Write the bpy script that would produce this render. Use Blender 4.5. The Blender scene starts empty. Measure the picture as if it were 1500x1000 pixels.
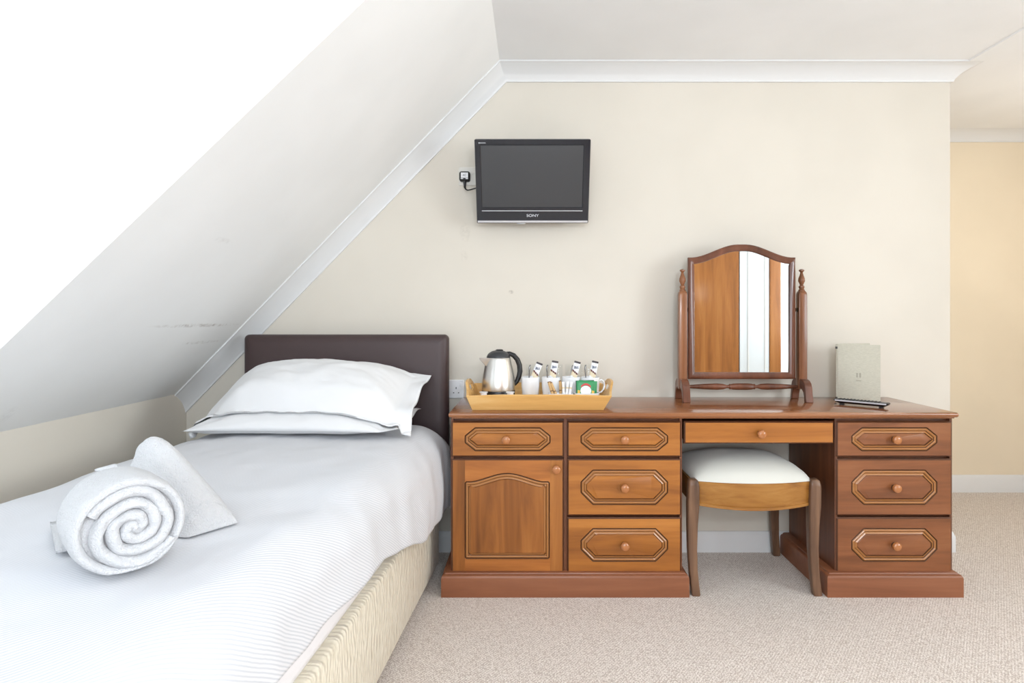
import bpy, bmesh, math, random
from mathutils import Vector, Matrix, noise
random.seed(7)
PI = math.pi
R = math.radians
S = bpy.context.scene
COL = S.collection

# ------------------------------------------------------------------ helpers
def lin(c):
    return tuple((v/12.92 if v <= 0.04045 else ((v+0.055)/1.055)**2.4) for v in [x/255 for x in c])

def tag(o, label=None, cat=None, group=None, kind=None):
    if label: o['label'] = label
    if cat: o['category'] = cat
    if group: o['group'] = group
    if kind: o['kind'] = kind
    return o

def thing(name, label, cat, loc=(0, 0, 0), rot=(0, 0, 0), group=None):
    o = bpy.data.objects.new(name, None)
    o.empty_display_size = 0.05
    COL.objects.link(o)
    o.location = loc
    o.rotation_euler = rot
    return tag(o, label, cat, group)

def wloc(o):
    v = Vector((0, 0, 0))
    while o is not None:
        v += o.location
        o = o.parent
    return v

class MB:
    """collects one mesh"""
    def __init__(s):
        s.v = []; s.f = []; s.m = []; s.uv = None
    def add(s, vs, fs, m=0):
        b = len(s.v)
        s.v.extend([tuple(p) for p in vs])
        for k, f in enumerate(fs):
            s.f.append(tuple(b+i for i in f))
            s.m.append(m[k] if isinstance(m, (list, tuple)) else m)
        return s
    def box(s, x0, x1, y0, y1, z0, z1, m=0):
        vs = [(x0,y0,z0),(x1,y0,z0),(x1,y1,z0),(x0,y1,z0),(x0,y0,z1),(x1,y0,z1),(x1,y1,z1),(x0,y1,z1)]
        fs = [(0,3,2,1),(4,5,6,7),(0,1,5,4),(1,2,6,5),(2,3,7,6),(3,0,4,7)]
        return s.add(vs, fs, m)
    def loft(s, loops, mats=0, cap0=True, cap1=True, closed=True, mcap0=None, mcap1=None):
        n = len(loops[0]); vs = []; fs = []; ms = []
        for L in loops: vs.extend(L)
        for k in range(len(loops)-1):
            mm = mats[k] if isinstance(mats, (list, tuple)) else mats
            for i in range(n if closed else n-1):
                j = (i+1) % n
                fs.append((k*n+i, k*n+j, (k+1)*n+j, (k+1)*n+i)); ms.append(mm)
        if cap0:
            fs.append(tuple(reversed(range(n)))); ms.append(mcap0 if mcap0 is not None else (mats[0] if isinstance(mats,(list,tuple)) else mats))
        if cap1:
            fs.append(tuple(range((len(loops)-1)*n, len(loops)*n))); ms.append(mcap1 if mcap1 is not None else (mats[-1] if isinstance(mats,(list,tuple)) else mats))
        return s.add(vs, fs, ms)
    def lathe(s, prof, c=(0, 0, 0), n=32, axis='z', m=0, cap0=True, cap1=True):
        loops = []
        for (r, h) in prof:
            L = []
            for i in range(n):
                a = 2*PI*i/n
                p = (r*math.cos(a), r*math.sin(a), h)
                if axis == 'y': p = (p[0], -p[2], p[1])   # points towards -y
                if axis == 'x': p = (p[2], p[0], p[1])
                L.append((c[0]+p[0], c[1]+p[1], c[2]+p[2]))
            loops.append(L)
        return s.loft(loops, m, cap0, cap1)
    def tube(s, pts, rad, n=12, m=0, caps=True, flat=1.0, up=None):
        """round sweep; rad number or list; flat squashes second axis"""
        pts = [Vector(p) for p in pts]
        loops = []
        prev = None
        for i, p in enumerate(pts):
            t = (pts[min(i+1, len(pts)-1)]-pts[max(i-1, 0)]).normalized()
            if prev is None:
                u = Vector(up) if up else (Vector((0, 0, 1)) if abs(t.z) < .9 else Vector((1, 0, 0)))
            else: u = prev
            u = (u - t*u.dot(t)).normalized(); prev = u
            w = t.cross(u)
            r = rad[i] if isinstance(rad, (list, tuple)) else rad
            loops.append([tuple(p + u*(r*math.cos(2*PI*k/n)) + w*(r*flat*math.sin(2*PI*k/n))) for k in range(n)])
        return s.loft(loops, m, caps, caps)
    def xform(s, M):
        s.v = [tuple(M @ Vector(p)) for p in s.v]; return s
    def build(s, name, mats, parent=None, world=False, smooth=None, bevel=0, seg=2, sub=0):
        me = bpy.data.meshes.new(name)
        off = wloc(parent) if (parent is not None and world) else Vector((0, 0, 0))
        me.from_pydata([(p[0]-off.x, p[1]-off.y, p[2]-off.z) for p in s.v], [], s.f)
        for m_ in (mats if isinstance(mats, (list, tuple)) else [mats]): me.materials.append(m_)
        me.polygons.foreach_set('material_index', s.m)
        if s.uv:
            uvl = me.uv_layers.new(name='UVMap')
            for lp in me.loops: uvl.data[lp.index].uv = s.uv[lp.vertex_index]
        bm = bmesh.new(); bm.from_mesh(me)
        bmesh.ops.recalc_face_normals(bm, faces=bm.faces)
        bm.to_mesh(me); bm.free()
        if smooth is None: smooth = 35
        if smooth:
            me.polygons.foreach_set('use_smooth', [True]*len(me.polygons))
            if smooth < 180: me.set_sharp_from_angle(angle=R(smooth))
        me.update()
        o = bpy.data.objects.new(name, me)
        COL.objects.link(o)
        if parent is not None: o.parent = parent
        if bevel:
            b = o.modifiers.new('bev', 'BEVEL'); b.width = bevel; b.segments = seg; b.limit_method = 'ANGLE'; b.angle_limit = R(40)
            b.harden_normals = False
        if sub:
            q = o.modifiers.new('sub', 'SUBSURF'); q.levels = sub; q.render_levels = sub
        return o

def struct(mb, name, mat, **k):
    o = mb.build(name, mat, **k); o['kind'] = 'structure'; return o

def children(o): return [c for c in bpy.data.objects if c.parent == o]
def copy_tree(o, parent=None):
    c = o.copy(); COL.objects.link(c)
    if parent is not None: c.parent = parent
    for ch in children(o): copy_tree(ch, c)
    return c

def rrect(x0, x1, y0, y1, r, n=6):
    pts = []
    for cx, cy, a0 in ((x1-r, y1-r, 0), (x0+r, y1-r, 90), (x0+r, y0+r, 180), (x1-r, y0+r, 270)):
        for i in range(n+1):
            a = R(a0+90*i/n); pts.append((cx+r*math.cos(a), cy+r*math.sin(a)))
    return pts

def inset(poly, d):
    n = len(poly); out = []
    for i in range(n):
        p0 = Vector(poly[i-1]); p1 = Vector(poly[i]); p2 = Vector(poly[(i+1) % n])
        e1 = (p1-p0).normalized(); e2 = (p2-p1).normalized()
        n1 = Vector((-e1.y, e1.x)); n2 = Vector((-e2.y, e2.x))
        b = n1+n2
        k = d/max(.3, (1+n1.dot(n2)))
        out.append((p1.x+b.x*k, p1.y+b.y*k))
    return out

def radial(poly, c, angs):
    out = []
    n = len(poly)
    for a in angs:
        dx, dy = math.cos(a), math.sin(a); best = None
        for i in range(n):
            x1, y1 = poly[i][0]-c[0], poly[i][1]-c[1]
            x2, y2 = poly[(i+1) % n][0]-c[0], poly[(i+1) % n][1]-c[1]
            ex, ey = x2-x1, y2-y1
            den = dx*ey-dy*ex
            if abs(den) < 1e-12: continue
            t = (x1*ey-y1*ex)/den; u = (x1*dy-y1*dx)/den
            if t > 0 and -1e-6 <= u <= 1+1e-6 and (best is None or t > best): best = t
        out.append((c[0]+dx*best, c[1]+dy*best))
    return out

def angles_of(polys, c):
    s = set()
    for P in polys:
        for p in P: s.add(math.atan2(p[1]-c[1], p[0]-c[0]))
    out = []
    for a in sorted(s):
        if not out or a-out[-1] > 2e-4: out.append(a)
    return out

def sstep(a, b, x):
    t = max(0, min(1, (x-a)/(b-a))); return t*t*(3-2*t)

def nz(x, y, z=0.0, s=1.0): return noise.noise(Vector((x*s, y*s, z*s)))

# ------------------------------------------------------------------ materials
def mat(name, col, rough=.5, metal=0, spec=.5, coat=0, sheen=0):
    m = bpy.data.materials.new(name); m.use_nodes = True
    b = m.node_tree.nodes['Principled BSDF']
    b.inputs['Base Color'].default_value = (*lin(col), 1)
    b.inputs['Roughness'].default_value = rough
    b.inputs['Metallic'].default_value = metal
    b.inputs['Specular IOR Level'].default_value = spec
    if coat: b.inputs['Coat Weight'].default_value = coat; b.inputs['Coat Roughness'].default_value = .12
    if sheen: b.inputs['Sheen Weight'].default_value = sheen; b.inputs['Sheen Roughness'].default_value = .5
    return m

class NT:
    def __init__(s, m):
        s.t = m.node_tree; s.n = s.t.nodes; s.b = s.n['Principled BSDF']
    def new(s, typ, **kw):
        o = s.n.new(typ)
        for k, v in kw.items():
            if k in o.inputs.keys() and not hasattr(o, k): o.inputs[k].default_value = v
            else: setattr(o, k, v)
        return o
    def l(s, a, b): s.t.links.new(a, b)
    def coord(s, which='Object', scale=(1, 1, 1), rot=(0, 0, 0), loc=(0, 0, 0)):
        c = s.new('ShaderNodeTexCoord'); mp = s.new('ShaderNodeMapping')
        mp.inputs['Scale'].default_value = scale; mp.inputs['Rotation'].default_value = rot; mp.inputs['Location'].default_value = loc
        s.l(c.outputs[which], mp.inputs['Vector']); return mp.outputs['Vector']
    def noise(s, vec, scale, detail=3, rough=.5, dist=0):
        o = s.new('ShaderNodeTexNoise'); s.l(vec, o.inputs['Vector'])
        o.inputs['Scale'].default_value = scale; o.inputs['Detail'].default_value = detail
        o.inputs['Roughness'].default_value = rough; o.inputs['Distortion'].default_value = dist
        return o.outputs['Fac']
    def ramp(s, fac, stops):
        o = s.new('ShaderNodeValToRGB'); e = o.color_ramp.elements
        while len(e) < len(stops): e.new(.5)
        for i, (p, c) in enumerate(stops):
            e[i].position = p; e[i].color = (*lin(c), 1)
        s.l(fac, o.inputs['Fac']); return o.outputs['Color']
    def mix(s, fac, a, b, mode='MIX'):
        o = s.new('ShaderNodeMix'); o.data_type = 'RGBA'; o.blend_type = mode
        for sock, v in ((o.inputs[0], fac), (o.inputs[6], a), (o.inputs[7], b)):
            if hasattr(v, 'links'): s.l(v, sock)
            elif isinstance(v, (int, float)): sock.default_value = v
            else: sock.default_value = (*lin(v), 1)
        return o.outputs[2]
    def math(s, op, a, b=0.0, c=0.0):
        o = s.new('ShaderNodeMath'); o.operation = op
        for sock, v in zip(o.inputs, (a, b, c)):
            if hasattr(v, 'links'): s.l(v, sock)
            else: sock.default_value = v
        return o.outputs[0]
    def bump(s, h, strength=.2, dist=.01):
        o = s.new('ShaderNodeBump'); o.inputs['Strength'].default_value = strength; o.inputs['Distance'].default_value = dist
        s.l(h, o.inputs['Height']); s.l(o.outputs['Normal'], s.b.inputs['Normal'])
    def col(s, c): s.l(c, s.b.inputs['Base Color'])

def wood(name, axis, dark, midc, light, rough=.38, coat=.12, gs=1.0, seed=0.0, spec=.38):
    m = mat(name, midc, rough, coat=coat, spec=spec); t = NT(m)
    sc = {'x': (1.2, 14, 14), 'z': (14, 14, 1.2), 'y': (14, 1.2, 14)}[axis]
    v = t.coord('Object', tuple(a*gs for a in sc), loc=(seed, seed*1.7, seed*.6))
    f1 = t.noise(v, 1.0, 5, .6, .6)
    sc2 = {'x': (3, 160, 160), 'z': (160, 160, 3), 'y': (160, 3, 160)}[axis]
    f2 = t.noise(t.coord('Object', sc2, loc=(seed, 0, 0)), 1.0, 2, .5)
    c = t.ramp(f1, [(.28, dark), (.5, midc), (.72, light)])
    c2 = t.mix(t.math('MULTIPLY', f2, .22), c, dark)
    t.col(c2)
    t.bump(f2, .05, .002)
    return m

def smudges(t, base, spots, col):
    """soft dirt marks at object-space points: (axis a, axis b, ra, rb)"""
    tc = t.new('ShaderNodeTexCoord'); sx = t.new('ShaderNodeSeparateXYZ'); t.l(tc.outputs['Object'], sx.inputs[0])
    nzv = t.noise(tc.outputs['Object'], 55, 3, .6)
    out = base
    for (ia, ib, a, b, ra, rb, k) in spots:
        da = t.math('DIVIDE', t.math('SUBTRACT', sx.outputs[ia], a), ra)
        db = t.math('DIVIDE', t.math('SUBTRACT', sx.outputs[ib], b), rb)
        r2 = t.math('ADD', t.math('MULTIPLY', da, da), t.math('MULTIPLY', db, db))
        g = t.math('SUBTRACT', 1.0, r2); g = t.math('MAXIMUM', g, 0.0)
        g = t.math('MULTIPLY', g, t.math('MULTIPLY', t.math('MAXIMUM', t.math('SUBTRACT', nzv, .42), 0.0), k))
        g = t.math('MINIMUM', g, 1.0)
        out = t.mix(g, out, col)
    return out

def paint(name, col, spots=None, scol=(150, 140, 130), vary=.04):
    m = mat(name, col, .75, spec=.25); t = NT(m)
    v = t.coord('Object')
    d = tuple(max(0, c-5) for c in col)
    c = t.ramp(t.noise(v, 2.2, 3), [(.35, d), (.65, col)])
    if spots: c = smudges(t, c, spots, scol)
    t.col(c)
    t.bump(t.noise(v, 260, 2), .06, .002)
    return m

M = {}
M['wall'] = paint('cream_paint', (222, 215, 203), [(0, 2, -.101, 1.213, .016, .010, 4), (0, 2, -.315, 1.49, .03, .05, 1.0), (0, 2, -.32, 1.38, .02, .03, .8)], (150, 140, 128))
M['wall_far'] = paint('cream_paint_warm', (236, 222, 198))
M['white'] = paint('white_paint', (240, 239, 237))
M['slope'] = paint('white_slope_paint', (243, 243, 242), [(1, 2, 2.36, 1.062, .34, .008, 2.0), (1, 2, 2.5, .99, .17, .007, 1.4), (1, 2, 1.78, .80, .03, .03, .6), (1, 2, 2.0, 1.35, .06, .01, .6)], (140, 125, 112))
M['ceil'] = paint('ceiling_paint', (244, 244, 244))
M['trim'] = mat('white_gloss_trim', (226, 226, 226), .4)
# carpet
m = mat('carpet', (206, 194, 184), .95, spec=.1, sheen=.15); t = NT(m)
v = t.coord('Object', (1, 1, 1), (0, 0, R(38)))
w1 = t.new('ShaderNodeTexWave'); w1.wave_type = 'BANDS'; w1.bands_direction = 'X'; t.l(v, w1.inputs['Vector'])
w1.inputs['Scale'].default_value = 38; w1.inputs['Distortion'].default_value = 7; w1.inputs['Detail'].default_value = 2; w1.inputs['Detail Scale'].default_value = 6
vo = t.new('ShaderNodeTexVoronoi'); t.l(v, vo.inputs['Vector']); vo.inputs['Scale'].default_value = 235
nn = t.noise(v, 340, 2)
h = t.math('ADD', t.math('MULTIPLY', w1.outputs['Fac'], .34), t.math('MULTIPLY', vo.outputs['Distance'], .8))
h = t.math('ADD', h, t.math('MULTIPLY', nn, .5))
c = t.ramp(h, [(.30, (253, 247, 241)), (.70, (240, 231, 223)), (.98, (192, 178, 168))])
big = t.noise(t.coord('Object'), 1.6, 4)
c = t.mix(t.math('MULTIPLY', big, .25), c, (214, 198, 182))
t.col(c); t.bump(h, .45, -.005); M['carpet'] = m
# woods of the dressing table
M['wood_x'] = wood('cherry_veneer_horizontal', 'x', (128, 74, 28), (170, 105, 43), (194, 127, 58))
M['wood_z'] = wood('cherry_veneer_upright', 'z', (110, 62, 23), (155, 94, 40), (184, 119, 57), seed=3)
M['wood_red'] = wood('cherry_veneer_redder', 'x', (106, 62, 36), (138, 84, 50), (156, 102, 64), seed=5)
M['wood_top'] = wood('cherry_top', 'x', (116, 68, 38), (144, 90, 54), (160, 106, 68), rough=.2, coat=.5, seed=9)
M['wood_dark'] = wood('carcass_wood', 'z', (84, 48, 28), (112, 66, 42), (130, 82, 52), seed=2)
M['plinth'] = wood('plinth_wood', 'x', (122, 73, 48), (140, 87, 59), (154, 99, 69), rough=.4, coat=.1, seed=6)
M['groove'] = mat('antiqued_groove_knob_shade', (84, 50, 24), .5)
M['bead'] = mat('moulded_bead', (166, 110, 58), .32, coat=.3)
M['edge'] = mat('gap_shade_edge', (84, 48, 27), .4)  # shade of the drawer gaps put into the edge colour
M['knob'] = mat('knob_wood', (176, 112, 64), .25, coat=.5)
M['mirror_wood'] = wood('mahogany', 'z', (80, 46, 31), (110, 66, 46), (132, 82, 60), rough=.3, coat=.25, seed=1)
M['mirror_post'] = wood('mahogany_light', 'z', (100, 60, 34), (134, 84, 52), (154, 102, 66), rough=.3, coat=.25, seed=4)
M['stool_wood'] = wood('stool_honey_wood', 'x', (126, 80, 34), (160, 108, 48), (180, 130, 66), seed=8, gs=2)
M['stool_leg'] = wood('stool_leg_wood', 'z', (78, 56, 42), (112, 82, 62), (138, 104, 78), seed=8, gs=2)
M['bamboo'] = wood('bamboo', 'x', (206, 152, 84), (226, 178, 108), (238, 198, 134), rough=.4, coat=.1, gs=1.6, seed=12)
M['wardrobe'] = wood('wardrobe_veneer', 'z', (118, 68, 26), (150, 92, 40), (170, 112, 56), gs=.8, seed=14, coat=.3)
# fabrics
def fabric(name, col, scale=900, st=.12, rough=.9, sheen=.2):
    m = mat(name, col, rough, spec=.15, sheen=sheen); t = NT(m)
    t.bump(t.noise(t.coord('Object'), scale, 2), st, .002); return m
M['pillow'] = fabric('white_cotton', (232, 232, 233))
m = mat('striped_duvet_cotton', (240, 241, 246), .85, spec=.2, sheen=.1); t = NT(m)
v = t.coord('UV', (1, 1, 1), (0, 0, R(-34)))
w = t.new('ShaderNodeTexWave'); w.bands_direction = 'X'; t.l(v, w.inputs['Vector']); w.inputs['Scale'].default_value = 46
w.inputs['Distortion'].default_value = .6; w.inputs['Detail'].default_value = 1
t.col(t.ramp(w.outputs['Fac'], [(.15, (200, 202, 207)), (.6, (222, 222, 225))]))
t.bump(w.outputs['Fac'], .16, .002); M['duvet'] = m
M['sheet'] = fabric('white_fitted_sheet', (236, 234, 236))
m = mat('cream_quilted_ticking', (226, 216, 196), .6, spec=.35, sheen=.2); t = NT(m)
vo = t.new('ShaderNodeTexVoronoi'); vo.feature = 'SMOOTH_F1'; t.l(t.coord('Object', (1, 85, 34), (R(8), 0, 0)), vo.inputs['Vector']); vo.inputs['Scale'].default_value = 1
t.col(t.ramp(vo.outputs['Distance'], [(.1, (230, 221, 202)), (.8, (216, 206, 184))]))
t.bump(vo.outputs['Distance'], .7, -.012); M['base'] = m
m = mat('brown_leatherette', (66, 50, 50), .42, spec=.5); t = NT(m)
vo = t.new('ShaderNodeTexVoronoi'); t.l(t.coord('Object'), vo.inputs['Vector']); vo.inputs['Scale'].default_value = 420
t.bump(vo.outputs['Distance'], .12, .002); M['leather'] = m
m = mat('terry', (216, 216, 218), .95, spec=.05, sheen=.3); t = NT(m)
v = t.coord('Object'); h = t.math('ADD', t.noise(v, 260, 3, .7), t.math('MULTIPLY', t.noise(v, 60, 2), .8))
t.bump(h, .8, .007); M['terry'] = m
M['stool_fabric'] = fabric('stool_cover', (214, 213, 205), 500, .2)
# misc
M['tv_black'] = mat('tv_black_gloss', (26, 28, 36), .18, spec=.5)
M['tv_screen'] = mat('tv_screen', (56, 56, 58), .38, spec=.5)
M['tv_band'] = mat('tv_band', (36, 40, 50), .3)
M['silver'] = mat('silver_plastic', (205, 206, 210), .3, .6)
M['black'] = mat('black_plastic', (24, 24, 26), .35)
M['dark_rubber'] = mat('dark_grey_plastic', (52, 53, 56), .35)
M['white_plastic'] = mat('white_plastic', (238, 238, 240), .3)
M['cream_plastic'] = mat('cream_plastic', (226, 222, 214), .4)
M['ink'] = mat('ink', (40, 42, 48), .6)
M['logo'] = mat('logo_white', (225, 226, 230), .4)
M['porcelain'] = mat('white_porcelain', (240, 241, 243), .15, coat=.3)
m = mat('brushed_steel', (226, 224, 220), .32, 1.0); t = NT(m)
t.bump(t.noise(t.coord('Object', (1, 1, 220)), 8, 2), .05, .001); M['steel'] = m
M['chrome'] = mat('dark_chrome', (120, 118, 116), .2, 1.0)
M['brass'] = mat('aged_brass', (70, 56, 40), .4, .7)
m = mat('mirror_silver', (236, 238, 238), .01, 1.0); M['mirror'] = m
def glassmat(name, tint=(250, 252, 252), edge=.12):
    m = bpy.data.materials.new(name); m.use_nodes = True; t = m.node_tree; n = t.nodes
    n.remove(n['Principled BSDF'])
    tr = n.new('ShaderNodeBsdfTransparent'); tr.inputs[0].default_value = (*lin(tint), 1)
    gl = n.new('ShaderNodeBsdfGlossy'); gl.inputs['Roughness'].default_value = .02
    lw = n.new('ShaderNodeLayerWeight'); lw.inputs['Blend'].default_value = .5
    pw = n.new('ShaderNodeMath'); pw.operation = 'POWER'; pw.inputs[1].default_value = 4; t.links.new(lw.outputs['Facing'], pw.inputs[0])
    fr = n.new('ShaderNodeMath'); fr.operation = 'MULTIPLY_ADD'; fr.inputs[1].default_value = edge*3; fr.inputs[2].default_value = .03; t.links.new(pw.outputs[0], fr.inputs[0])
    mx = n.new('ShaderNodeMixShader')
    t.links.new(fr.outputs[0], mx.inputs[0]); t.links.new(tr.outputs[0], mx.inputs[1]); t.links.new(gl.outputs[0], mx.inputs[2])
    t.links.new(mx.outputs[0], n['Material Output'].inputs['Surface']); return m
M['glass'] = glassmat('window_glass'); M['tumbler'] = glassmat('tumbler_glass', (252, 253, 253), .06)
M['s_white'] = mat('sachet_white', (240, 240, 243), .45)
M['s_dark'] = mat('sachet_dark', (52, 44, 48), .45)
M['s_red'] = mat('sachet_maroon', (92, 36, 34), .45)
M['s_cream'] = mat('sachet_cream', (224, 208, 176), .45)
M['s_blue'] = mat('sachet_blue_ink', (70, 84, 110), .5)
M['kraft'] = mat('kraft_paper', (206, 168, 116), .6)
M['kraft_d'] = mat('kraft_print', (112, 76, 42), .6)
M['green'] = mat('tea_green', (40, 140, 84), .4)
M['green_d'] = mat('tea_dark_green', (24, 92, 62), .4)
M['red'] = mat('tea_red', (198, 44, 40), .4)
M['yellow'] = mat('tea_yellow', (224, 176, 52), .4)
m = mat('folder_cloth', (188, 184, 168), .6); t = NT(m)
t.col(t.ramp(t.noise(t.coord('Object', (60, 60, 400)), 1.5, 2), [(.3, (180, 176, 160)), (.7, (196, 192, 176))])); M['folder'] = m
M['emboss'] = mat('folder_emboss', (166, 161, 146), .6)
m = mat('lamp_diffuser', (250, 246, 238), .4); b_ = m.node_tree.nodes['Principled BSDF']
b_.inputs['Emission Color'].default_value = (1, .95, .86, 1); b_.inputs['Emission Strength'].default_value = 2.0; M['diffuser'] = m

m = bpy.data.materials.new('globe_glass'); m.use_nodes = True; n_ = m.node_tree.nodes; n_.remove(n_['Principled BSDF'])
tr = n_.new('ShaderNodeBsdfTransparent'); em = n_.new('ShaderNodeEmission'); em.inputs['Strength'].default_value = 2.0; mx = n_.new('ShaderNodeMixShader'); mx.inputs[0].default_value = .12
m.node_tree.links.new(tr.outputs[0], mx.inputs[1]); m.node_tree.links.new(em.outputs[0], mx.inputs[2]); m.node_tree.links.new(mx.outputs[0], n_['Material Output'].inputs['Surface']); M['globe'] = m

# ------------------------------------------------------------------ room
F = 876.0; CX, CY, CZ = 780.0, 465.0, 1.093
def P(px, py, Y): return ((px-CX)/F*Y, Y, CZ-(py-CY)/F*Y)
YW = 2.80          # back wall
XK = -1.62         # knee wall
ZK = .745
XR = -.150         # top of slope
ZC = 2.26
XP = 1.955         # end of the back wall
YF = 3.755         # far wall of the passage
XE = 3.35          # right wall
YB = -1.60         # rear wall
YJ = -1.05         # rear wall, right-hand section

struct(MB().box(-2.2, XE+.1, YB-.1, YF+.1, -.1, 0), 'floor', M['carpet'])
# back wall, solid to the passage
poly = [(XK-.1, 0), (XP, 0), (XP, ZC+.05), (XR, ZC+.05), (XK-.1, ZK-.1+.05)]
struct(MB().loft([[(x, YW, z) for x, z in poly], [(x, YF+.02, z) for x, z in poly]]), 'wall_back', M['wall'], smooth=0)
struct(MB().box(XP-.05, XE+.1, YF, YF+.1, 0, ZC+.05), 'wall_far', M['wall_far'], smooth=0)
mb = MB().box(XE, XE+.1, YJ-.6, -.85, 0, ZC+.05).box(XE, XE+.1, .85, YF+.1, 0, ZC+.05)
mb.box(XE, XE+.1, -.85, .85, 0, .80).box(XE, XE+.1, -.85, .85, 2.08, ZC+.05)
struct(mb, 'wall_right', M['wall_far'], smooth=0)
mb = MB()
for (y0, y1, z0, z1) in ((-.85, -.79, .80, 2.08), (.79, .85, .80, 2.08), (-.79, .79, .80, .86), (-.79, .79, 2.02, 2.08), (-.03, .03, .86, 2.02)):
    mb.box(XE+.03, XE+.08, y0, y1, z0, z1)
fr = struct(mb, 'window_3', M['trim'], bevel=.004)  # unseen window, assumed from shadows falling left; brightens the dim left side
MB().box(XE+.054, XE+.058, -.79, .79, .86, 2.02).build('window_glass', M['glass'], fr, smooth=0)
struct(MB().box(XK-.1, XK, YB-.1, YW+.05, 0, ZK), 'wall_left', M['wall'], smooth=0)
mb = MB().box(XK-.6, -1.30, YB-.1, YB, 0, ZC+.05).box(.60, 2.20, YB-.1, YB, 0, ZC+.05)
mb.box(-1.30, .60, YB-.1, YB, 0, .90).box(-1.30, .60, YB-.1, YB, 2.12, ZC+.05)
mb.box(2.20, XE+.1, YB-.1, YJ, 0, ZC+.05)
struct(mb, 'wall_rear', M['white'], smooth=0)
# ceilings
dz = math.tan(R(3.2))*(XE+.1-XP-.0)
XB = 1.975
pts = [(XR-.02, ZC), (XB, ZC), (XB+.003, ZC-.006), (XE+.1, ZC-.006), (XE+.1, ZC+.15), (XR-.02, ZC+.15)]
struct(MB().loft([[(x, YB-.1, z) for x, z in pts], [(x, YF+.1, z) for x, z in pts]]), 'ceiling', M['ceil'], smooth=0)
def slope_z(x): return ZK+(x-XK)*(ZC-ZK)/(XR-XK)
def cheek_y(x): return 1.641+.093*(x-XR)
mb = MB()
a, b = XK, XR
tk = .09
# slope beyond the dormer (visible) and behind the camera
for (ya0, ya1, yb0, yb1) in ((cheek_y(a), YW, cheek_y(b), YW), (YB-.1, .06, YB-.1, -.02)):
    lo = [(a, ya0, slope_z(a)), (b, yb0, slope_z(b)), (b, yb1, slope_z(b)), (a, ya1, slope_z(a))]
    up = [(x-tk*.72, y, z+tk*.72) for x, y, z in lo]
    mb.loft([lo, up])
o = struct(mb, 'ceiling.001', M['slope'], smooth=0)
# dormer: cheeks, roof, sill, window wall
XW = -1.86
mb = MB()
for yy, s in ((cheek_y, 1), (lambda x: .06-.054*(x-XK), -1)):
    tri = [(XW, ZK), (XK+.0, ZK), (XR, ZC), (XW, ZC)]
    mb.loft([[(x, yy(x), z) for x, z in tri], [(x-.05, yy(x)+s*.10, z+.05) for x, z in tri]])
struct(mb, 'wall_dormer', M['white'], smooth=0)
struct(MB().box(XW-.15, XR+.02, -.25, 1.85, ZC+.0005, ZC+.14), 'ceiling.002', M['ceil'], smooth=0)
mb = MB().box(XW-.12, XW, -.2, .22, ZK-.05, ZC+.05).box(XW-.12, XW, 1.38, 1.8, ZK-.05, ZC+.05)
mb.box(XW-.12, XW, .22, 1.38, ZK-.05, .86).box(XW-.12, XW, .22, 1.38, 2.16, ZC+.05)
mb.box(XW-.12, XK-.1, -.2, 1.8, ZK-.1, ZK)
struct(mb, 'wall_dormer_front', M['white'], smooth=0)
mb = MB()
for (y0, y1, z0, z1) in ((.22, .28, .86, 2.16), (1.32, 1.38, .86, 2.16), (.28, 1.32, .86, .92), (.28, 1.32, 2.10, 2.16), (.78, .82, .92, 2.10)):
    mb.box(XW-.09, XW-.03, y0, y1, z0, z1)
fr = struct(mb, 'window_1', M['trim'], bevel=.004)
MB().box(XW-.064, XW-.060, .28, 1.32, .92, 2.10).build('window_glass', M['glass'], fr, smooth=0)

mb = MB()
for (x0, x1, z0, z1) in ((-1.30, -1.24, .90, 2.12), (.54, .60, .90, 2.12), (-1.24, .54, .90, .96), (-1.24, .54, 2.06, 2.12), (-.66, -.61, .96, 2.06), (-.08, -.03, .96, 2.06)):
    mb.box(x0, x1, YB-.08, YB-.03, z0, z1)
fr = struct(mb, 'fill_window', M['trim'], bevel=.004)  # added unseen window, put in to carry fill light from behind
MB().box(-1.24, .54, YB-.058, YB-.054, .96, 2.06).build('window_glass', M['glass'], fr, smooth=0)

# cornice: cove profile (drop d, projection q)
prof = [(0.0, .092), (.006, .092), (.0065, .084)]
for i in range(9):
    a = PI/2*i/8; f = i/8
    prof.append((.0075+.052*(.45*(1-math.cos(a))+.55*f), .082-.070*(.45*math.sin(a)+.55*f)))
prof += [(.061, .012), (.067, .010), (.067, 0.0)]
rows = []
sl = (ZC-ZK)/(XR-XK); nl = math.hypot(1, sl)
for d, q in prof:
    zline = ZC-d
    # slope line shifted inwards by d (perpendicular)
    xm = XR + (d*nl - d)/sl if False else XR + (ZC-d-(ZC-d*nl))/sl
    z0 = ZK - d*nl
    row = [(XK, YW-q, z0)]
    # rounded turn at the ridge for the front edge
    row += [(xm, YW-q, zline)]
    row += [(XP+q, YW-q, zline), (XP+q, YF-q, zline-.0), (XE, YF-q, zline)]
    rows.append(row)
mb = MB()
n = len(rows[0])
vs = [p for r_ in rows for p in r_]; fs = []
for k in range(len(rows)-1):
    for i in range(n-1): fs.append((k*n+i, k*n+i+1, (k+1)*n+i+1, (k+1)*n+i))
mb.add(vs, fs)
struct(mb, 'trim_1', M['trim'], smooth=30)

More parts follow.
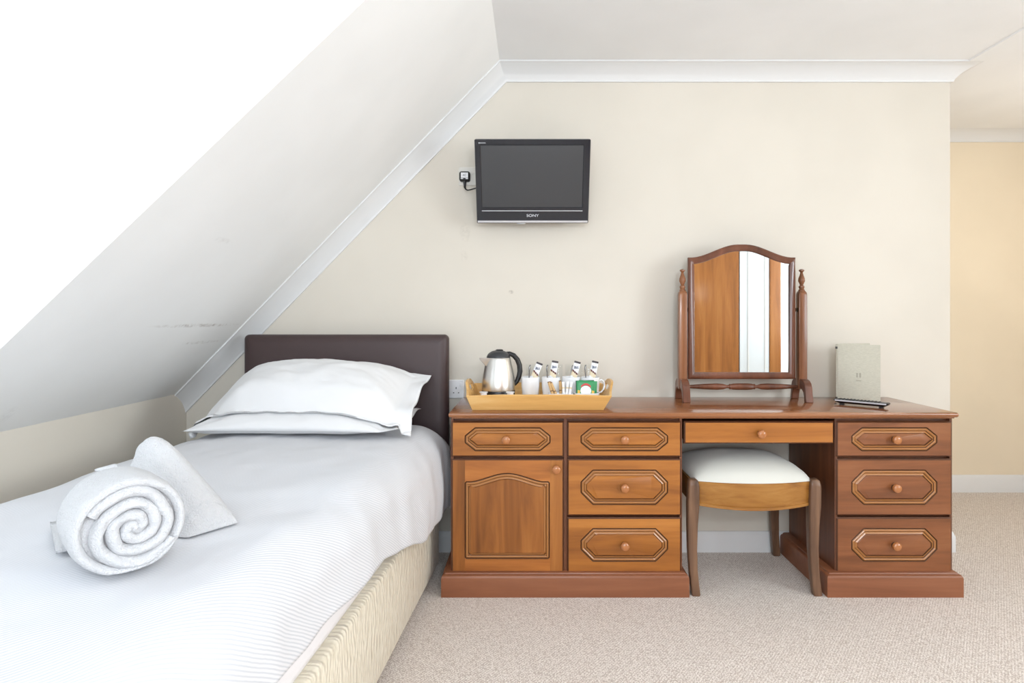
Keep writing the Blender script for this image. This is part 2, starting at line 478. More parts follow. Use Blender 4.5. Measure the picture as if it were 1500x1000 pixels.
def skirting(name, path, h=.1, tkn=.016):
    """path of (x,y) with room on the right-hand side offset function already applied by normals list"""
    prof = [(0, 0), (tkn, 0), (tkn, h-.022), (tkn-.005, h-.012), (tkn-.007, h-.004), (tkn-.010, h), (0, h)]
    mb = MB(); loops = []
    for (x, y, nx, ny) in path:
        loops.append([(x+nx*q, y+ny*q, z) for q, z in prof])
    mb.loft(loops)
    return struct(mb, name, M['trim'], smooth=30)
skirting('baseboard_back', [(XK, YW, 0, -1), (XP, YW, 1, -1), (XP, YF, 1, -1)], h=.095)
skirting('baseboard_far', [(XP+.016, YF, 0, -1), (XE, YF, -1, -1), (XE, YJ, -1, 0)], h=.107)

M['door_paint'] = mat('door_paint', (206, 209, 210), .4)
# things behind the camera that the mirror shows
t_ = thing('wardrobe', 'tall orange-brown wooden wardrobe seen reflected in the dressing mirror', 'wardrobe', (1.5, -1.3, 0))
MB().box(.70, 2.195, -1.58, -1.02, .0, 2.15).build('carcass', M['wardrobe'], t_, True, bevel=.003)
for k in range(2):
    x0 = .705+k*.745
    d_ = MB().box(x0, x0+.74, -1.02, -1.0, .06, 2.14).build('wardrobe_door', M['wardrobe'], t_, True, bevel=.002)
    MB().lathe([(.004, 0), (.008, .012), (.014, .018), (.012, .026), (.0, .028)], (x0+(.70 if k == 0 else .04), -1.0, 1.0)).xform(Matrix.Translation((0, 0, 0))).build('knob', M['knob'], d_, True)
mb = MB().box(2.235, 2.515, YJ, YJ+.04, 0, 2.03)
mb.box(2.200, 2.235, YJ, YJ+.052, 0, 2.06)
o = struct(mb, 'door_1', M['door_paint'], bevel=.003)
MB().box(2.29, 2.295, YJ+.04, YJ+.047, .1, 1.95).box(2.47, 2.475, YJ+.04, YJ+.047, .1, 1.95).build('door_bead', M['cream_plastic'], o)
struct(MB().box(2.52, 2.64, YJ, YJ+.05, 0, 2.06), 'trim_2', M['wardrobe'], bevel=.01, seg=4)

# added fill lamps: a pendant behind the camera, a flush lamp in the passage
LAMP = (.50, -.55, ZC); LAMP2 = (2.82, 2.75, ZC-.007)
t_ = thing('fill_pendant', 'added round white globe fill lamp hanging behind the photographer', 'lamp', LAMP)
MB().lathe([(.05, -.001), (.05, -.02), (.01, -.03), (.004, -.032), (.004, -.53), (.03, -.535), (.03, -.555)], (0, 0, 0), n=24).build('lamp_cord', M['trim'], t_)
MB().lathe([(.03, -.553)]+[(.13*math.sin(a_), -.68+.13*math.cos(a_)) for a_ in [R(18+9*k) for k in range(18)]]+[(.001, -.81)], (0, 0, 0), n=40).build('lamp_shade', M['globe'], t_, smooth=60)
t_ = thing('fill_ceiling_light', 'added round white flush fill lamp in the passage', 'lamp', LAMP2)
MB().lathe([(.17, .02), (.17, -.001), (.175, -.03), (.16, -.035)], (0, 0, 0)).build('lamp_ring', M['trim'], t_)
MB().lathe([(.158, -.03), (.15, -.06), (.11, -.085), (.05, -.098), (.003, -.1)], (0, 0, 0), n=40).build('lamp_shade', M['diffuser'], t_)

# ------------------------------------------------------------------ bed
TH = R(-3.0)
BO = Vector((-.850, 2.630, 0))
def BW(lx, ly, z):
    return (BO.x + lx*math.cos(TH)-ly*math.sin(TH), BO.y + lx*math.sin(TH)+ly*math.cos(TH), z)
bed = thing('bed', 'single divan bed with cream quilted base and dark brown headboard', 'bed', (BO.x, 1.75, 0))
L_BED = 1.95
def slab(hw, l0, l1, z0, z1, r, rv):
    loops = []
    for (ins, z) in ((rv, z0), (rv*.3, z0+rv*.3), (0, z0+rv), (0, z1-rv), (rv*.3, z1-rv*.3), (rv, z1)):
        loops.append([BW(x, y, z) for x, y in inset(rrect(-hw, hw, -l1, -l0, r), ins)])
    return loops
mb = MB(); mb.loft(slab(.45, .0, L_BED, .035, .325, .04, .012)); mb.build('divan_base', M['base'], bed, True, smooth=50)
mb = MB(); mb.loft(slab(.440, .0, L_BED, .327, .558, .06, .04)); mb.build('mattress', M['sheet'], bed, True, smooth=60)
for lx in (-.38, .38):
    for ly in (-.12, -1.8):
        MB().lathe([(.02, 0), (.024, .012), (.02, .034)], BW(lx, ly, 0), n=16).build('castor', M['black'], bed, True)
mb = MB()
hx0, hx1, hz0, hz1 = -1.292, -.3765, .30, 1.017
loops = []
for ins, y in ((.012, 2.712), (.0, 2.706), (0, 2.684), (.006, 2.672), (.018, 2.664), (.04, 2.660), (.06, 2.659)):
    loops.append([(x, y, z) for x, z in inset(rrect(hx0, hx1, hz0, hz1, .022), min(ins, .021) if ins < .022 else .021)] if ins < .022 else
                 [(x, y, z) for x, z in rrect(hx0+ins, hx1-ins, hz0+ins, hz1-ins, .008)])
mb.loft(loops); mb.build('headboard', M['leather'], bed, True, smooth=60)

# duvet
HW = .488; RC = .12; ZT = .635
def hem(ly):      # hem height along the right side; ly = distance from the head
    return .290+.150*sstep(.15, 1.25, ly)+.009*math.sin(ly*8.5+.5)+.005*math.sin(ly*21)
def prof_right(a, ly, z_hem):
    """a = arc length beyond the flat; returns (dx, z)"""
    arc = RC*PI/2
    if a < arc:
        th = a/RC
        return (RC*math.sin(th), ZT-RC+RC*math.cos(th))
    return (RC+.010*math.sin((a-arc)*14), ZT-RC-(a-arc))
def duvet_pt(u, ly):
    """u across: signed arc coordinate, ly distance from the head"""
    flat = HW-RC
    s = 1 if u > 0 else -1
    a = abs(u)
    if a <= flat: x, z = a, ZT
    else:
        dx, z = prof_right(a-flat, ly, 0)
        x = flat+dx
    x *= s
    # crown and soft lumps
    k = sstep(0, .06, z-.42)
    crown = .016*math.cos(min(1, a/(HW))*PI/2)
    z += k*(crown + .012*nz(u*2.2+3, ly*1.6) + .006*nz(u*6, ly*4, 2) + .0035*nz(u*13+ly*5, ly*9-u*6, 4))
    # diagonal soft wrinkles
    z += k*.0035*math.sin(18*(u*.8+ly*.55)+3*nz(u*2, ly*2, 7))*sstep(.0, .5, a)
    if a > flat*.8:
        w = sstep(flat*.8, flat+.25, a)
        x += s*w*(.009*nz(ly*3.2, u*1.5, 9)+.003*math.sin(ly*13+3*nz(ly*2, 0, 3))+.007*nz(ly*11, u*4, 5))
        x += s*w*.006
        if u > 0: x -= w*.020*sstep(.5, 1.2, ly)
        if u > 0: x += w*.012*(1-sstep(.0, .7, ly))
    # head end: tuck down behind the pillows a little; foot end drop
    e = sstep(.10, 0.0, ly)
    z -= e*.03
    return x, z
mb = MB(); NU, NL = 170, 170
uv = []; vs = []
LD = 2.02
for j in range(NL+1):
    ly = LD*j/NL
    umax = HW-RC+RC*PI/2+(ZT-RC-hem(ly))
    for i in range(NU+1):
        u = -umax*.82+(umax*1.82)*i/NU
        x, z = duvet_pt(u, ly)
        lyy = ly
        if ly > 1.93:
            th = (ly-1.93)/.09*PI/2
            lyy = 1.93+.07*math.sin(min(th, PI/2)); z -= .05*(1-math.cos(th))
        # keep clear of the knee wall
        p = BW(x, -lyy-.012, z)
        vs.append(p); uv.append((u, ly))
fs = []
for j in range(NL):
    for i in range(NU):
        a0 = j*(NU+1)+i; fs.append((a0, a0+1, a0+NU+2, a0+NU+1))
mb.add(vs, fs); mb.uv = uv
dv = mb.build('duvet', M['duvet'], smooth=180)
sm = dv.modifiers.new('thick', 'SOLIDIFY'); sm.thickness = .022; sm.offset = -1
tag(dv, 'white finely striped duvet spread over the bed and hanging down its side', 'duvet')
def duvet_z(wx, wy):
    dx, dy = wx-BO.x, wy-BO.y
    lx = dx*math.cos(TH)+dy*math.sin(TH); ly = dx*math.sin(-TH)+dy*math.cos(TH)
    return duvet_pt(lx, -ly-.012)[1]

# pillows
from mathutils.bvhtree import BVHTree
def top_of(ob):
    t_ = BVHTree.FromPolygons([ob.matrix_world @ v.co for v in ob.data.vertices], [tuple(p.vertices) for p in ob.data.polygons])
    def f(x, y):
        h_ = t_.ray_cast(Vector((x, y, 2)), Vector((0, 0, -1)))
        return h_[0].z if h_[0] is not None else -9
    return f
def pillow(name, label, c, w, d, T, tilt, seed, under=None, flap=0, shape=None, yaw=0, pinch=.5):
    mb = MB(); N = 72; K = 44
    top = []; bot = []
    def edge(u, v):      # outline softened, corners pulled out
        x = u*w*(1-.05*(1-abs(v)**2)*abs(u)**3*0) ; y = v*d
        x -= math.copysign(1, u)*w*.035*abs(u)**4*(1-v*v)
        y -= math.copysign(1, v)*d*.06*abs(v)**4*(1-u*u)
        return x, y
    for sgn, store in ((1, top), (-1, bot)):
        for j in range(K+1):
            v = -1+2*j/K
            for i in range(N+1):
                u = -1+2*i/N
                x, y = edge(u, v)
                uf = u
                if flap:                      # empty end of the pillow case
                    uf = (u+1)/(2-flap)*2-1
                    uf = max(-1, min(1, uf))
                t = max(0, 1-abs(uf)**2.6)**.62*max(0, 1-abs(v)**2.4)**.6
                t = max(t, .045*(1-abs(v)**6))*T if flap and u > 1-flap else t*T
                h = t*(1 if sgn > 0 else .55)*sgn
                wr = (.012*nz(u*2.0+seed, v*2.2, 1)+.006*nz(u*5+seed, v*5, 2)+.004*nz(u*12+v*9, v*5-u*3+seed, 3))*(t/T)
                # radiating creases from the corners
                for cu, cv in ((1, -1), (1, 1), (-1, -1)):
                    ang = math.atan2(v-cv, u-cu); rr = math.hypot(u-cu, v-cv)
                    wr += .006*math.sin(ang*11+seed)*math.exp(-rr*2.0)*sstep(0, .25, rr)
                h += wr
                if flap and u > 1-flap: h += .010*math.sin(v*7+seed)*(u-1+flap)/flap
                p = [x, y, h]
                if shape: p = shape(u, v, p, sgn)
                store.append(p)
    Mx = Matrix.Translation(c) @ Matrix.Rotation(yaw, 4, 'Z') @ Matrix.Rotation(tilt, 4, 'X')
    n = N+1
    vs = []; fs = []
    o_ = len(top)
    for q, p in enumerate(top+bot):
        p = Mx @ Vector(p)
        lim = duvet_z(p.x, p.y)+.005
        if under: lim = max(lim, under(p.x, p.y)+.009)
        p.z = max(p.z, lim+(.006 if q < o_ else 0))
        vs.append(tuple(p))
    for j in range(K):
        for i in range(N):
            a0 = j*n+i
            fs.append((a0, a0+1, a0+n+1, a0+n)); fs.append((o_+a0, o_+a0+n, o_+a0+n+1, o_+a0+1))
    ring = [i for i in range(n)]+[j*n+N for j in range(1, K+1)]+[K*n+i for i in range(N-1, -1, -1)]+[j*n for j in range(K-1, 0, -1)]
    for q in range(len(ring)):
        a0, b0 = ring[q], ring[(q+1) % len(ring)]
        fs.append((a0, o_+a0, o_+b0, b0))
    mb.add(vs, fs)
    o = mb.build(name, M['pillow'], smooth=180)
    return tag(o, label, 'pillow', 'pillows stacked at the headboard')
def low_shape(u, v, p, s):
    if s < 0: p[2] = max(p[2], -.012)
    return p
low_p = pillow('pillow', 'flat lower white pillow squashed beneath the plump one', (-.885, 2.402, .684), .395, .222, .075, R(2), 2.3, flap=.16, shape=low_shape, yaw=R(-1.0))
def top_shape(u, v, p, s):
    # right end kicks up a little at the back corner, front edge hangs down
    p[2] += -.035*sstep(-.5, -1, v) - .05*sstep(.55, 1, abs(u))*(1 if u < 0 else .35)*(1-.3*v)
    if s < 0: p[2] = max(p[2], -.058 + .0*u)
    return p
pillow('pillow', 'plump white pillow lying uppermost and leaning on the brown headboard', (-.868, 2.420, .785), .420, .218, .118, R(19), 5.1, under=top_of(low_p), flap=.17, shape=top_shape, yaw=R(-1.5))

# towels
def rolled_towel():
    t = thing('rolled_towel', 'white terry towel rolled into a log, spiral end facing forwards, on the bed', 'towel', (0, 0, 0))
    ax = Vector((-1.05, 1, 0)).normalized()          # axis, pointing away from the camera
    r0 = .083
    side_ = Vector((ax.y, -ax.x, 0))
    c = Vector(((192-CX)/F*1.03, 1.03, 0)); c.z = max(duvet_z(c.x+ax.x*q_+side_.x*w_, c.y+ax.y*q_+side_.y*w_) for q_ in (0, .07, .14) for w_ in (-.04, 0, .04))+r0*.9+.003
    side = Vector((ax.y, -ax.x, 0)); up = Vector((0, 0, 1))
    Lr = .15
    mb = MB(); loops = []
    n = 64
    def ring(rad, s, k=0):
        Lp = []
        for i in range(n):
            a = 2*PI*i/n
            rr = rad*(1+.020*math.sin(2*a+1)+.020*nz(math.cos(a)*1.6, math.sin(a)*1.6, s*6+k))
            # flattened where it rests
            zz = rr*math.sin(a); zz = max(zz, -r0*.90)
            p = c+ax*s+side*(rr*math.cos(a)*1.02)+up*zz
            Lp.append(tuple(p))
        return Lp
    for s, f in ((.006, .80), (-.006, .86), (-.008, .92), (-.002, .975), (.012, 1.0), (.035, 1.015), (.07, 1.0), (.10, 1.0), (.125, .975), (.138, .92), (.143, .80), (.141, .5)):
        loops.append(ring(r0*f, s))
    mb.loft(loops, 0, False, True)
    body = mb.build('towel_roll', M['terry'], t, True, smooth=180)
    # spiral end: overlapping layers of the rolled cloth
    sp = MB(); N = 220; wprof = 11; TM = 1.62*2*PI
    strip = []
    for i in range(N+1):
        t_ = -TM+2*TM*i/N
        th = abs(t_); sg = 1 if t_ >= 0 else -1
        rad = r0*.80*(th/TM)**.92
        a = th+1.9+(0 if sg > 0 else PI)
        lump = 1+.09*nz(math.cos(a)*1.3+sg, math.sin(a)*1.3, th*.2)
        ctr = c+side*(rad*math.cos(a)*1.02*lump+r0*.05)+up*(rad*math.sin(a)*lump-r0*.03)
        ctr.z = max(ctr.z, c.z-r0*.86)
        strip.append(ctr)
    rows = []
    for i, p in enumerate(strip):
        tg = (strip[min(i+1, N)]-strip[max(i-1, 0)]).normalized()
        nr = ax.cross(tg).normalized()
        row = []
        wd = r0*(.132+.022*nz(i*.09, 3, 1))
        for k in range(wprof):
            g = -1+2*k/(wprof-1)
            out = -.017*max(0, 1-g*g)**.6+.0045*nz(i*.16, g*1.2, 3)
            q_ = p+nr*(wd*g)+ax*(.006+out)
            q_.z = max(q_.z, c.z-r0*.9)
            row.append(tuple(q_))
        rows.append(row)
    vs = [p for r_ in rows for p in r_]; fs = []
    for i in range(N):
        for k in range(wprof-1):
            fs.append((i*wprof+k, i*wprof+k+1, (i+1)*wprof+k+1, (i+1)*wprof+k))
    sp.add(vs, fs)
    # backing disc so nothing shows through
    disc = [tuple(c+ax*.008+side*(r0*.83*math.cos(2*PI*i/40))+up*max(-r0*.9, r0*.83*math.sin(2*PI*i/40))) for i in range(40)]
    sp.add(disc, [tuple(range(40))])
    sp.build('spiral_end', M['terry'], t, True, smooth=180)
    # loose flap of the outer layer at the lower left
    fl = MB(); rows = []
    q = [Vector((-1.000, 1.240, 0)), Vector((-.865, 1.085, 0)), Vector((-.775, 1.13, 0)), Vector((-.885, 1.265, 0))]
    for i in range(9):
        f = i/8
        row = []
        for k in range(9):
            g = k/8
            base = q[0].lerp(q[1], g).lerp(q[3].lerp(q[2], g), f)
            base.z = duvet_z(base.x, base.y)+.014+.010*f+.004*nz(f*4, g*5, 1)
            row.append(tuple(base))
        rows.append(row)
    vs = [p for r_ in rows for p in r_]
    fs = [(i*9+k, i*9+k+1, (i+1)*9+k+1, (i+1)*9+k) for i in range(8) for k in range(8)]
    fl.add(vs, fs); o = fl.build('loose_edge', M['terry'], t, True, smooth=180)
    sd = o.modifiers.new('t', 'SOLIDIFY'); sd.thickness = .01; sd.offset = 0
    return t
rolled_towel()

def leaning_towel():
    # cross-sections from the flat right-hand hem to the peaked left end (front = towards camera)
    A = Vector((-.668, 1.251, 0)); B = Vector((-.879, 1.336, 0))
    fdir = Vector((-.55, -.84, 0)).normalized()
    secs = [  # f, half depth, ridge height, top roundness, ridge shift
        (-.02, .052, .010), (.0, .055, .026), (.05, .062, .046), (.085, .064, .0545), (.095, .063, .0535), (.115, .065, .060), (.18, .070, .080), (.35, .074, .113), (.52, .076, .142), (.66, .076, .166), (.76, .074, .178),
        (.84, .066, .178), (.91, .052, .164), (.97, .034, .146), (1.0, .02, .130)]
    loops = []; n = 44
    for f, hd, h in secs:
        cc = A.lerp(B, f)
        zb = duvet_z(cc.x, cc.y)
        Lp = []
        for i in range(n):
            a = 2*PI*i/n
            ca, sa = math.cos(a), math.sin(a)
            y = math.copysign(abs(ca)**.9, ca)*hd*(1 if sa < 0 else 1-.42*abs(sa))
            if sa >= 0: z = h*abs(sa)**.75
            else: z = -.0
            lift = .0
            if f > .6 and sa < 0: lift = (f-.6)/.4*.10*(1+0*sa)*h/.142
            zz = max(z, lift) if sa < 0 else lift+z*(1-lift/max(h, .01))
            wr = .0055*nz(f*5, a*2.0, 2)+.004*nz(f*13+a*2, a*4, 4)
            p = cc+fdir*(y+wr)
            p.z = zb+.004+zz+wr*(1 if sa > 0 else 0)
            p.z = max(p.z, duvet_z(p.x, p.y)+.004)
            Lp.append(tuple(p))
        loops.append(Lp)
    mb = MB(); mb.loft(loops)
    # turned-out pointed edge at the far left
    tip = []
    for i in range(7):
        f = i/6
        p0 = Vector((-.880, 1.270, .765)).lerp(Vector((-.925, 1.265, .772)), f)
        wd = .028*(1-f)+.002
        tip.append([tuple(p0+Vector((0, 0, wd))), tuple(p0+Vector((0, -.012, 0))), tuple(p0+Vector((0, 0, -wd*.9))), tuple(p0+Vector((0, .012, 0)))])
    mb.loft(tip)
    o = mb.build('folded_towel', M['terry'], smooth=180)
    s_ = o.modifiers.new('s', 'SUBSURF'); s_.levels = 1; s_.render_levels = 1
    tag(o, 'white folded towel propped up in a peak behind the rolled one', 'towel')
    # woven hem band
leaning_towel()

# ------------------------------------------------------------------ dressing table
DT = thing('dressing_table', 'cherry brown twin-pedestal dressing table with carved octagon panels along the wall', 'dressing table', (.665, 2.56, 0))
ZTOP = .7225
YFR = 2.360
def rect_loops(x0, x1, y0, y1, steps):
    out = []
    for ins, z in steps:
        out.append([(x0+ins, y0+ins, z), (x1-ins, y0+ins, z), (x1-ins, y1, z), (x0+ins, y1, z)])
    return out
mb = MB().loft(rect_loops(-.327, 1.662, 2.332, 2.788, [(.016, .6965), (.010, .6985), (.010, .7015), (.004, .7035), (.001, .707), (0, .711), (.0, .716), (.002, .7205), (.006, ZTOP)]))
mb.build('top', M['wood_top'], DT, True, smooth=40)
for x0, x1 in ((-.3225, .5915), (1.1955, 1.6595)):
    mb = MB().box(x0, x1, 2.384, 2.786, .09, .6965)
    mb.box(x0, x0+.010, 2.366, 2.384, .09, .6965).box(x1-.010, x1, 2.366, 2.384, .09, .6965)
    if x0 < 0: mb.box(.1245, .1365, 2.368, 2.384, .09, .6965)
    mb.build('pedestal', M['wood_dark'], DT, True, smooth=0)
for x0, x1 in ((-.357, .613), (1.152, 1.684)):
    # plinth with rounded shoulder, open at the wall
    mb = MB().loft(rect_loops(x0, x1, 2.335, 2.784, [(0, 0), (0, .072), (.002, .080), (.006, .085), (.012, .087), (.014, .091), (.020, .0935)]))
    mb.build('plinth', M['plinth'], DT, True, smooth=40)

PROF = [(0, 0, 1), (.0028, .0034, 1), (.0052, .0004, 2), (.0095, -.0020, 2), (.0135, .0004, 1), (.0155, .0032, 2), (.0185, .0006, 2), (.0225, -.0012, 1), (.0245, .0028, 0), (.0275, .0006, 0)]
def oct_poly(x0, x1, z0, z1, c, cz=None):
    e = c*.16; cz = cz or c; ez = cz*.16
    # shallow ogee corners
    pts = []
    def corner(px, pz, sx, sz, first_h):
        h = [(px+sx*(-c-e), pz), (px+sx*(-c), pz-sz*ez*.9), (px+sx*(-e*.9), pz-sz*cz), (px, pz-sz*(cz+ez))]
        return h if first_h else h[::-1]
    pts += corner(x1, z0, 1, -1, True)
    pts += corner(x1, z1, 1, 1, False)
    pts += corner(x0, z1, -1, 1, True)
    pts += corner(x0, z0, -1, -1, False)
    return pts
def panel_front(x0, x1, z0, z1, outline, yf=YFR, thick=.020, prof=PROF):
    """slab with chamfered edges and a routed ring following the outline"""
    rect = [(x0, z0), (x1, z0), (x1, z1), (x0, z1)]
    c = ((x0+x1)/2, (z0+z1)/2)
    polys = [rect, inset(rect, .006)]
    ys = [yf+.005, yf]
    rings = []
    if outline:
        for d, y, m_ in prof:
            rings.append((inset(outline, d) if d else outline, yf+y, m_))
    A = angles_of([rect, inset(rect, .0055)]+[r_[0] for r_ in rings], c)
    loops = [[(p[0], yf+thick, p[1]) for p in radial(rect, c, A)],
             [(p[0], yf+.005, p[1]) for p in radial(rect, c, A)],
             [(p[0], yf, p[1]) for p in radial(inset(rect, .0055), c, A)]]
    mats = [3, 3]
    if rings:
        mats.append(4)
        for poly_, y, m_ in rings:
            loops.append([(p[0], y, p[1]) for p in radial(poly_, c, A)])
            mats.append(m_)
        mats = mats[:len(loops)-1]
    mb = MB().loft(loops, mats, mcap1=0 if rings else 4)
    return mb
def knob_part(x, z, y, parent):
    return MB().lathe([(.0120, -.001), (.0120, .002), (.0085, .003), (.0085, .011), (.0155, .0125), (.0168, .0145), (.0165, .019), (.016, .024), (.0125, .0275), (.006, .029), (.0005, .0293)], (x, y, z), n=28, axis='y', m=[1, 1, 1, 1, 1, 0, 0, 0, 0, 0, 0, 0]).build('knob', [M['knob'], M['groove']], parent, True)  # dark foot and stem imitate the shadow under the knob head
def dmats(red, up=False):
    w_ = M['wood_z'] if up else (M['wood_red'] if red else M['wood_x'])
    return [w_, M['groove'], M['bead'], M['edge'], w_]
rows_z = [(.5435, .6835), (.3115, .5355), (.0875, .3045)]
for ci, (x0, x1) in enumerate(((-.3200, .1235), (.1375, .5875), (1.2000, 1.6560))):
    for ri, (z0, z1) in enumerate(rows_z):
        if ci == 0 and ri > 0: continue
        ix = .052 if ci != 2 else .058
        iz0, iz1 = ((.022, .023) if ri == 0 else (.042, .042))
        ol = oct_poly(x0+ix, x1-ix, z0+iz0, z1-iz1, .036 if ri == 0 else .042, .029 if ri == 0 else .042)
        d_ = panel_front(x0, x1, z0, z1, ol).build('drawer', dmats(ci == 2), DT, True, smooth=25)
        knob_part((x0+x1)/2-(.005 if ci == 0 else 0), (z0+z1)/2, YFR+.0005, d_)
d_ = panel_front(.5985, 1.1905, .5950, .6835, None).build('drawer', dmats(False), DT, True, smooth=25)
knob_part(.8985, .636, YFR, d_)
MB().box(.605, 1.184, YFR+.02, 2.70, .605, .680).build('drawer_box', M['wood_dark'], d_, True, smooth=0)
# cupboard door with arched panel
x0, x1, z0, z1 = -.3200, .1235, .0885, .5355
ax0, ax1, az0, azs, azt = x0+.052, x1-.055, z0+.052, z1-.088, z1-.055
ol = [(ax0+.006, az0), (ax1-.006, az0), (ax1, az0+.006), (ax1, azs-.006), (ax1-.006, azs)]
NA = 22
for i in range(NA+1):
    f = 1-2*i/NA
    xx = (ax0+ax1)/2+f*(ax1-ax0)/2*.84
    ol.append((xx, azs+(azt-azs)*sstep(1.0, .0, abs(f))**.8))
ol += [(ax0+.006, azs), (ax0, azs-.006), (ax0, az0+.006)]
d_ = panel_front(x0, x1, z0, z1, ol).build('cabinet_door', dmats(False, True), DT, True, smooth=25)
# frame of the door: upright stiles and cross rails in one veneer
m = bpy.data.materials.new('door_frame_veneer'); m = M['wood_z'].copy(); m.name = 'door_frame_veneer'
t = NT(m)
mats_ = d_.data.materials
tx = t.new('ShaderNodeTexCoord'); sx = t.new('ShaderNodeSeparateXYZ'); t.l(tx.outputs['Object'], sx.inputs[0])
xc = (x0+x1)/2-DT.location.x
rail = t.math('LESS_THAN', t.math('ABSOLUTE', t.math('SUBTRACT', sx.outputs[0], xc)), .168)
fh = t.noise(t.coord('Object', (1.2, 14, 14), loc=(4, 2, 1)), 1.0, 5, .6, .6)
ch = t.ramp(fh, [(.28, (140, 80, 33)), (.5, (174, 106, 47)), (.72, (196, 128, 66))])
old = t.b.inputs['Base Color'].links[0].from_socket
t.col(t.mix(rail, old, ch)); mats_[4] = m
knob_part(.0935, .4975, YFR, d_)

# ------------------------------------------------------------------ stool
ST = thing('stool', 'wooden dressing stool with pale padded seat under the dressing table', 'stool', (.872, 2.55, 0))
lx, rx, fy, by = .634, 1.112, 2.360, 2.752
def bow(f): return -.042*(1-(2*f-1)**2)
def apron_z(f): return .447-.006*(1-(2*f-1)**2)
mb = MB(); loops = []
NA = 20
for i in range(NA+1):
    f = i/NA; x = lx+.012+(rx-lx-.024)*f; y = fy+bow(f)+.004
    zt, zb = .447, .352-.010*(1-(2*f-1)**2)
    loops.append([(x, y, zb), (x, y-.003, zb+.002), (x, y-.003, zb+.012), (x, y+.001, zb+.0135), (x, y, zb+.016), (x, y, zt-.004), (x, y+.004, zt), (x, y+.020, zt), (x, y+.020, zb)])
mb.loft(loops).build('front_rail', M['stool_wood'], ST, True, smooth=30)
MB().box(lx+.012, rx-.012, by-.012, by+.006, .355, .445).build('back_rail', M['stool_wood'], ST, True)
for x in (lx-.002, rx-.016):
    MB().box(x, x+.018, fy+.01, by-.01, .355, .445).build('side_rail', M['stool_wood'], ST, True)
def leg(x, y, sx, sy):
    path = [(.0, .458, .010, .012), (.0, .452, .017, .018), (.002, .43, .021, .022), (-.001, .36, .023, .022), (-.006, .27, .020, .019), (-.006, .18, .018, .017), (.0, .10, .0165, .016), (.009, .04, .0165, .016), (.016, .006, .017, .016), (.0165, 0, .015, .014)]
    loops = []
    for o_, z, hx, hy in path:
        cx, cy = x+sx*o_, y+sy*o_*1.0
        loops.append([(cx+a, cy+b, z) for a, b in rrect(-hx, hx, -hy, hy, min(hx, hy)*.35, 3)])
    return MB().loft(loops).build('leg', M['stool_leg'], ST, True, smooth=45)
for x, sx in ((lx, .55), (rx, .55)):
    leg(x, fy+.004, sx, -.35); leg(x, by-.004, sx, .35)
# padded seat
mb = MB(); N, K = 36, 28; top = []; bot = []
for j in range(K+1):
    v = j/K
    for i in range(N+1):
        u = i/N
        x = lx+.004+(rx-lx-.008)*u
        xe = 2*u-1; ve = 2*v-1
        y0 = fy+.006+bow(u); y = y0+(by-.004-y0)*v
        d = (max(0, 1-abs(xe)**3.2)**.55)*(max(0, 1-abs(ve)**3.0)**.55)
        h = .450+.072*d+.003*nz(u*4, v*4, 3)*d
        top.append((x, y, h)); bot.append((x, y, .4475))
vs = top+bot; n = N+1; o_ = len(top); fs = []
for j in range(K):
    for i in range(N):
        a0 = j*n+i; fs.append((a0, a0+1, a0+n+1, a0+n)); fs.append((o_+a0, o_+a0+n, o_+a0+n+1, o_+a0+1))
ring = [i for i in range(n)]+[j*n+N for j in range(1, K+1)]+[K*n+i for i in range(N-1, -1, -1)]+[j*n for j in range(K-1, 0, -1)]
for q in range(len(ring)):
    a0, b0 = ring[q], ring[(q+1) % len(ring)]; fs.append((a0, o_+a0, o_+b0, b0))
mb.add(vs, fs).build('seat_cushion', M['stool_fabric'], ST, True, smooth=70)

# ------------------------------------------------------------------ dressing mirror
DM = thing('dressing_mirror', 'arched mahogany swing mirror on turned posts standing on the dressing table', 'mirror', (.934, 2.675, ZTOP))
mw = .2395; cxm = .934; YM = 2.664
def mir_outline(n=26):
    zb, zs, zt = .819, 1.361, 1.419
    pts = [(cxm-mw, zb), (cxm+mw, zb), (cxm+mw, zs)]
    for i in range(1, n):
        f = 1-2*i/n
        tt = 1-abs(f)
        pts.append((cxm+f*mw, zs+(zt-zs)*sstep(.05, .92, tt)))
    pts.append((cxm-mw, zs))
    return pts
OUT = mir_outline()
c = (cxm, 1.09)
ins_ = [(0, .020), (0, .004), (.003, 0), (.010, -.003), (.020, .0), (.027, .003), (.030, .008), (.030, .014)]
polys = [inset(OUT, d) if d else OUT for d, _ in ins_]
A = angles_of([polys[0], polys[-1]], c)
loops = [[(p[0], YM+y, p[1]) for p in radial(pl, c, A)] for pl, (d, y) in zip(polys, ins_)]
mb = MB().loft(loops, 0, True, False)
frm = mb.build('mirror_frame', M['mirror_wood'], DM, True, smooth=35)
gl = radial(inset(OUT, .0285), c, A)
MB().loft([[(p[0], YM+.0095, p[1]) for p in gl], [(p[0], YM+.013, p[1]) for p in gl]]).build('mirror_glass', M['mirror'], frm, True, smooth=0)
